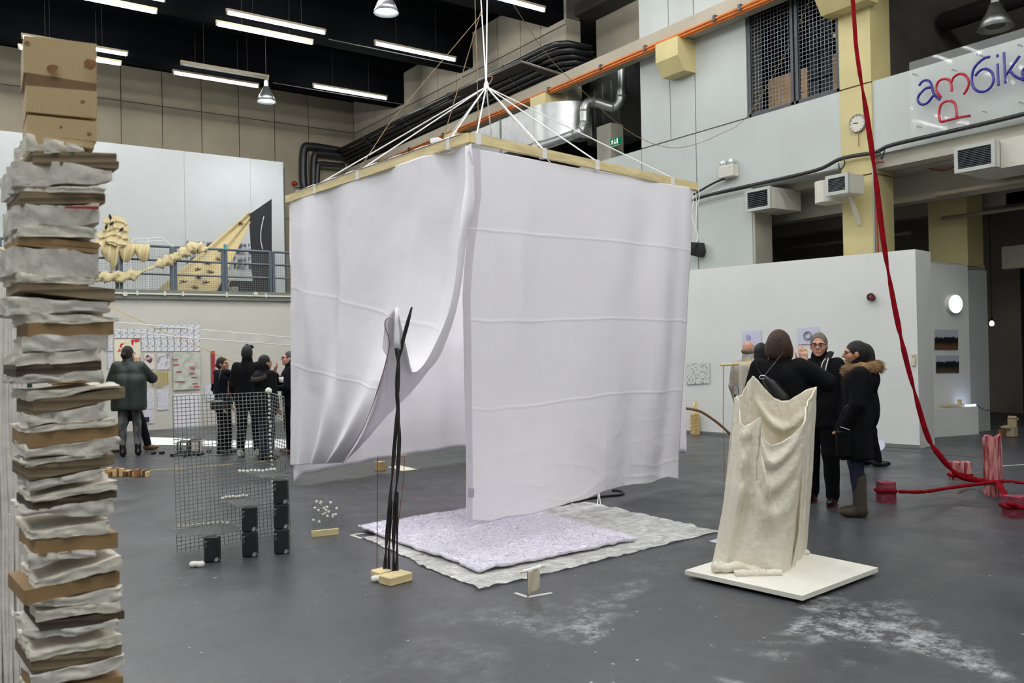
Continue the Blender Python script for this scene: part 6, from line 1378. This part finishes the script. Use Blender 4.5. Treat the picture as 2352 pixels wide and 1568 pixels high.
def torus(ex, c, R, r, m, name, n=28, tilt=(0, 0), fur=0, wr=.2, lab=None):
    T = Matrix.Rotation(tilt[0], 3, 'X') @ Matrix.Rotation(tilt[1], 3, 'Y'); pts = []; rr = []
    for i in range(n):
        a = 2*PI*i/n; pts.append(np.array(c)+np.array(T @ Vector((R[0]*math.cos(a), R[1]*math.sin(a), 0)))); rr.append(r*ex['S']*(1+wr*nz((math.cos(a)*2, math.sin(a)*2, r*9), 1.5)))
    mb = MB().tube(ex['W'](pts), rr, 12, closed=True)
    o = mb.build(name, m, ex['body'], smooth=True)
    if lab: o['label'] = lab
    if fur:
        rf = random.Random(2); mb = MB(); Wp = ex['W'](pts); cen = Vector(ex['W']([c])[0])
        for k in range(fur):
            i = rf.randrange(n); p = Vector(Wp[i]).lerp(Vector(Wp[(i+1) % n]), rf.random()); dv = Vector((rf.gauss(0, 1), rf.gauss(0, 1), rf.gauss(-.2, 1))).normalized(); q = p+dv*r*ex['S']*.9; e = q+dv*rf.uniform(.02, .05)+Vector((0, 0, -.012)); sd = dv.orthogonal().normalized()*.004
            mb.add([q-sd, q+sd, e], [(0, 1, 2)])
        f = mb.build('fur', m, o); f['kind'] = 'stuff'
    return o
BLKC = mat('black wool coat', (13, 13, 16), .85, var=.15, scale=6, spec=.15); NAVC = mat('navy black cloth', (14, 16, 26), .8, spec=.15); BLKTR = mat('black trousers', (11, 11, 14), .85, spec=.15); BLKS = mat('black leather', (16, 15, 16), .35)
NAVJ = mat('dark navy jeans', (20, 24, 46), .8, var=.15, scale=8); BOOT = mat('brown suede boot', (66, 58, 46), .9)
FUR = mat('tan fur', (150, 118, 78), .9, rgb2=(84, 62, 42), scale=18)
# woman seen from behind, hand raised to her hair
def ex_w(ex):
    st_ = BLKS; W = ex['W']
    mb = MB().tube(W(catmull([(-.12, .05, 1.50), (-.12, -.09, 1.47), (-.09, -.145, 1.38), (-.045, -.15, 1.27)], 14)), .011, 6, flat=.5).tube(W(catmull([(.10, .05, 1.50), (.09, -.09, 1.47), (.03, -.145, 1.38), (-.035, -.15, 1.27)], 14)), .011, 6, flat=.5)
R1 = person(1790, 1180, 'person with brown bob in black coat seen from behind, hand raised', (-1, .28), 1.70, 'fair', .0075, d=7.2, head=(-4, 0), hair='bob', hairc=(62, 38, 24),
    arms={'elR': (.36, .12, 1.30), 'wrR': (.155, .20, 1.46), 'handR': (-.04, .02, 1), 'spreadR': (-.9, -.5, 0), 'elL': (-.27, .02, 1.14), 'wrL': (-.2, .2, 1.02)}, coat={'m': BLKC, 'hem': .62, 'r': .15, 'flare': .03, 'sleeve': .085, 'collar': 1.6, 'cuff': .8}, trousers={'m': BLKTR}, shoes={'m': BLKS}, extras=ex_w)
def bagback():
    o = R1; b = Vector(o.location); tc = Vector((-b.x, -b.y, 0)).normalized()
    t = thing('leather_backpack', 'small black leather backpack hanging from straps on the bob haired person', 'bag', at(1775, 915, 6.98)); D = 6.99
    for pts in ([(1733, 814), (1738, 840), (1752, 866)], [(1797, 812), (1775, 840), (1754, 866)]): MB().tube(catmull([at(x, y, D-.0) for x, y in pts], 12), .008, 6).build('strap', BLKS, t)
    MB().tube([at(1752+8*math.cos(a), 866+4*math.sin(a), D-.02) for a in np.linspace(0, 2*PI, 13)[:-1]], .004, 5, closed=True).build('ring', ALU, t)
    c = at(1778, 895, D); s_ = SDF().cap(at(1760, 872, D), at(1790, 915, D), .035, .075, .03).cap(at(1775, 880, D), at(1800, 925, D), .03, .07, .03); V, F_ = s_.mesh(.012); mb = MB(); mb.v = [tuple(v) for v in V]; mb.f = [tuple(q) for q in F_.tolist()]; mb.mi = [0]*len(mb.f); mb.build('bag_body', BLKS, t, smooth=True)
bagback()
# man with glasses and striped scarf
def ex_m(ex):
    glasses(ex); W = ex['W']; sc = mat('black scarf', (20, 20, 22), .85); ws = mat('white stripe', (200, 198, 190), .8)
    for k, (off, m, r) in enumerate(((0, sc, .034), (.022, ws, .006), (-.022, ws, .006))):
        sco = MB().tube(W(catmull([(-.10+off*.2, -.05, 1.55), (-.105, .03, 1.53), (-.085+off, .105+(.03 if k else 0), 1.46), (-.07+off, .15+(.022 if k else 0), 1.36), (-.06+off, .155+(.022 if k else 0), 1.28)], 16)), r, 7, flat=.6 if not k else 1).build('scarf' if not k else 'scarf_stripe', m, ex['body'] if not k else sc0, smooth=True)
        if not k: sc0 = sco
person(1890, 1156, 'person with grey hair and black glasses in black jacket and striped scarf', (.93, -.22), 1.685, 'pink', .0065, head=(6, 0), hair='short', hairc=(112, 104, 92), arms={'elR': (.27, .02, 1.13), 'wrR': (.12, .2, 1.08), 'elL': (-.25, -.02, 1.12), 'wrL': (-.22, .06, .9)},
    coat={'m': BLKC, 'hem': .78, 'r': .14, 'sleeve': .075, 'collar': .6}, trousers={'m': BLKTR, 'r': 1.12}, shoes={'m': BLKS, 'sole': mat('dark red sole', (96, 24, 28), .6)}, feet={'ftL': (-.11, .04), 'ftR': (.13, -.12)}, extras=ex_m)
# woman in profile with fur hood and brown boots
def ex_f(ex): torus(ex, (0, -.06, 1.485), (.125, .14), .058, FUR, 'fur_collar', tilt=(-.12, 0), fur=2600, lab='tan fur trim of the hood')
person(1975, 1184, 'person with dark ponytail in long black coat with tan fur hood', (.12, -1), 1.60, 'tan', .0068, head=(4, 0), hair='ponytail', hairc=(20, 16, 15), arms={'elL': (-.22, .02, 1.13), 'wrL': (-.17, .13, .93), 'elR': (.22, .0, 1.13), 'wrR': (.17, .12, .93)},
    coat={'m': BLKC, 'hem': .58, 'r': .145, 'flare': .02, 'sleeve': .075, 'collar': .8, 'cuff': 1.35, 'add': [((0, -.13, 1.36), (.16, .09, .12), .05), ((0, -.15, 1.08), (.1, .06, .2), .05)]}, trousers={'m': NAVJ, 'r': .9, 'end': .15}, shoes={'m': BOOT, 'top': .38, 'r': .066, 'label': 'brown suede boot'}, feet={'ftL': (-.09, .02), 'ftR': (.08, .0)}, extras=ex_f)
t = thing('handbag', 'black handbag held in front of the fur hooded person', 'bag', at(1943, 1060, 7.75)); c = at(1946, 1010, 7.7)
MB().obox(c+Vector((0, 0, -.03)), (.22, .12, .3), rotz(-.4), bevel=.045).build('body', mat('soft black leather', (10, 10, 11), .6, spec=.15), t); MB().tube(catmull([at(1933, 975, 7.68), at(1940, 940, 7.68), at(1955, 930, 7.68), at(1966, 972, 7.68)], 16), .008, 5).build('strap', BLKS, t); MB().obox(at(1937, 972, 7.66), (.02, .01, .02)).build('buckle', ALU, t)
MB().tube([at(1930, 980, 7.64), at(1952, 987, 7.62)], .004, 5).build('zip', ALU, t)
# people further behind on the right
person(1972, 1058, 'person in long black coat mostly hidden behind the fur hooded person', (-.3, .9), 1.52, 'fair', .016, d=10.9, hair='short', coat={'m': BLKC, 'hem': .3, 'r': .17, 'flare': .06}, trousers={'m': BLKTR}, shoes={'m': BLKS}, feet={'ftL': (-.1, .05), 'ftR': (.1, .2)})
SHIRT = mat('checked shirt', (150, 164, 190), .8, rgb2=(214, 184, 128), scale=55, thresh=(.48, .52), detail=0)
person(1718, 1060, 'bald person in checked shirt half hidden behind the black coat', (-.9, .45), 1.63, 'pink', .012, d=10.9, hair='bald', hairc=(132, 108, 88), coat={'m': SHIRT, 'hem': .82, 'r': .135, 'label': 'checked shirt'}, trousers={'m': NAVJ}, shoes={'m': BLKS})
person(1748, 1080, 'person with black hood standing between bald person and brown bob', (-1, .1), 1.61, 'fair', .016, d=9.9, hair='long', hairc=(16, 15, 16), coat={'m': BLKC, 'hem': .8, 'r': .13, 'collar': 1.5}, trousers={'m': BLKTR}, shoes={'m': BLKS})
# group on the left
GRNP = mat('dark green padded coat', (30, 42, 38), .55, var=.12, scale=5)
ACID = mat('acid washed grey jeans', (64, 66, 68), .85, rgb2=(142, 142, 142), scale=9, thresh=(.45, .75), stretch=(1, 1, .5))
person(298, 1047, 'person in dark green padded coat and acid washed jeans from behind', (-1, .15), 1.76, 'fair', .012, hair='bun', hairc=(32, 24, 22), head=(-25, 0), arms={'elR': (.33, .16, 1.22), 'wrR': (.13, .24, 1.42), 'handR': (-.3, .2, 1), 'elL': (-.28, -.02, 1.1), 'wrL': (-.2, .16, .95)},
    coat={'m': GRNP, 'hem': .74, 'r': .155, 'flare': .03, 'sleeve': .08, 'collar': .7, 'quilt': 1}, trousers={'m': ACID, 'r': .86, 'end': .08}, shoes={'m': BLKS, 'top': .17, 'label': 'black ankle boot'}, feet={'ftL': (-.1, 0), 'ftR': (.12, .05)}, extras=lambda ex: glasses(ex))
person(300, 1036, 'person in black with brown shoes hidden behind the green padded coat', (.25, 1), 1.66, 'fair', .016, hair='short', coat={'m': BLKC, 'hem': .55, 'r': .14}, trousers={'m': NAVC}, shoes={'m': mat('brown leather shoe', (104, 72, 44), .5), 'label': 'brown leather shoe'}, feet={'ftL': (-.12, .26), 'ftR': (.1, -.22)})
def ex_s(ex): torus(ex, (0, .0, 1.47), (.1, .1), .058, NAVC, 'scarf', lab='thick navy scarf')
person(514, 1043, 'person with dark tied back hair and thick scarf, shoulder bag at hip', (.35, .95), 1.55, 'tan', .010, hair='bun', hairc=(20, 16, 16), head=(-12, 4), coat={'m': NAVC, 'hem': .78, 'r': .125, 'sleeve': .068, 'collar': 0}, trousers={'m': BLKTR}, shoes={'m': BLKS, 'top': .2}, feet={'ftL': (-.08, .05), 'ftR': (.09, -.02)}, extras=ex_s)
t = thing('shoulder_bag', 'black shoulder bag hanging by the person with thick scarf', 'bag', at(497, 945, 13.2)); MB().obox(at(500, 930, 13.2), (.22, .1, .16), rotz(-.5), bevel=.03).build('body', BLKS, t); MB().tube([at(492, 920, 13.2), at(503, 870, 13.2), at(508, 850, 13.3)], .006, 5).build('strap', BLKS, t)
person(572, 1050, 'tall person with tousled dark hair in black jacket seen from behind', (-.95, .35), 1.72, 'fair', .010, hair='tuft', hairc=(28, 26, 25), coat={'m': BLKC, 'hem': .82, 'r': .135, 'sleeve': .07, 'collar': .6}, trousers={'m': BLKTR}, shoes={'m': mat('grey white trainer', (170, 166, 158), .6), 'label': 'grey white trainer'}, feet={'ftL': (-.13, 0), 'ftR': (.14, .02)})
def ex_h(ex): torus(ex, (0, -.09, 1.4), (.14, .1), .045, mat('dark fur trim', (52, 46, 38), .9), 'hood_trim', tilt=(.5, 0), fur=500)
person(612, 1058, 'person with short black hair and dark fur trimmed hood, turned away', (-.6, .8), 1.57, 'tan', .010, hair='short', hairc=(18, 16, 17), head=(-10, 0), coat={'m': BLKC, 'hem': .76, 'r': .15, 'sleeve': .075, 'add': [((0, -.12, 1.36), (.15, .08, .1), .05)]}, trousers={'m': NAVJ}, shoes={'m': BLKS}, extras=ex_h)
def ex_o(ex): glasses(ex)
person(668, 1041, 'person with grey hair and black glasses touching chin, beside cloth room', (.15, -1), 1.62, 'pink', .009, hair='short', hairc=(70, 68, 68), head=(0, 8), arms={'elR': (.22, .14, 1.2), 'wrR': (.06, .24, 1.42), 'handR': (-.2, -.4, 1), 'elL': (-.22, .08, 1.14), 'wrL': (-.1, .26, 1.13), 'handL': (.2, 1, .1)}, coat={'m': NAVC, 'hem': .8, 'r': .13, 'cuff': .7, 'collar': .4, 'label': 'navy shirt'}, trousers={'m': BLKTR}, shoes={'m': mat('dark red boot', (96, 36, 34), .6), 'label': 'dark red boot', 'top': .2}, extras=ex_o)
t = thing('paper_cup', 'white cup with dark rim held by the person touching chin', 'cup', at(646, 880, 12.95)); MB().lathe([(.03, 0), (.038, .09)], at(646, 878, 12.95), 16).build('cup', MATS['white paper'], t, smooth=True); MB().lathe([(.039, .085), (.039, .1)], at(646, 878, 12.95), 16).build('rim', mat('maroon rim', (90, 26, 32), .6), t)
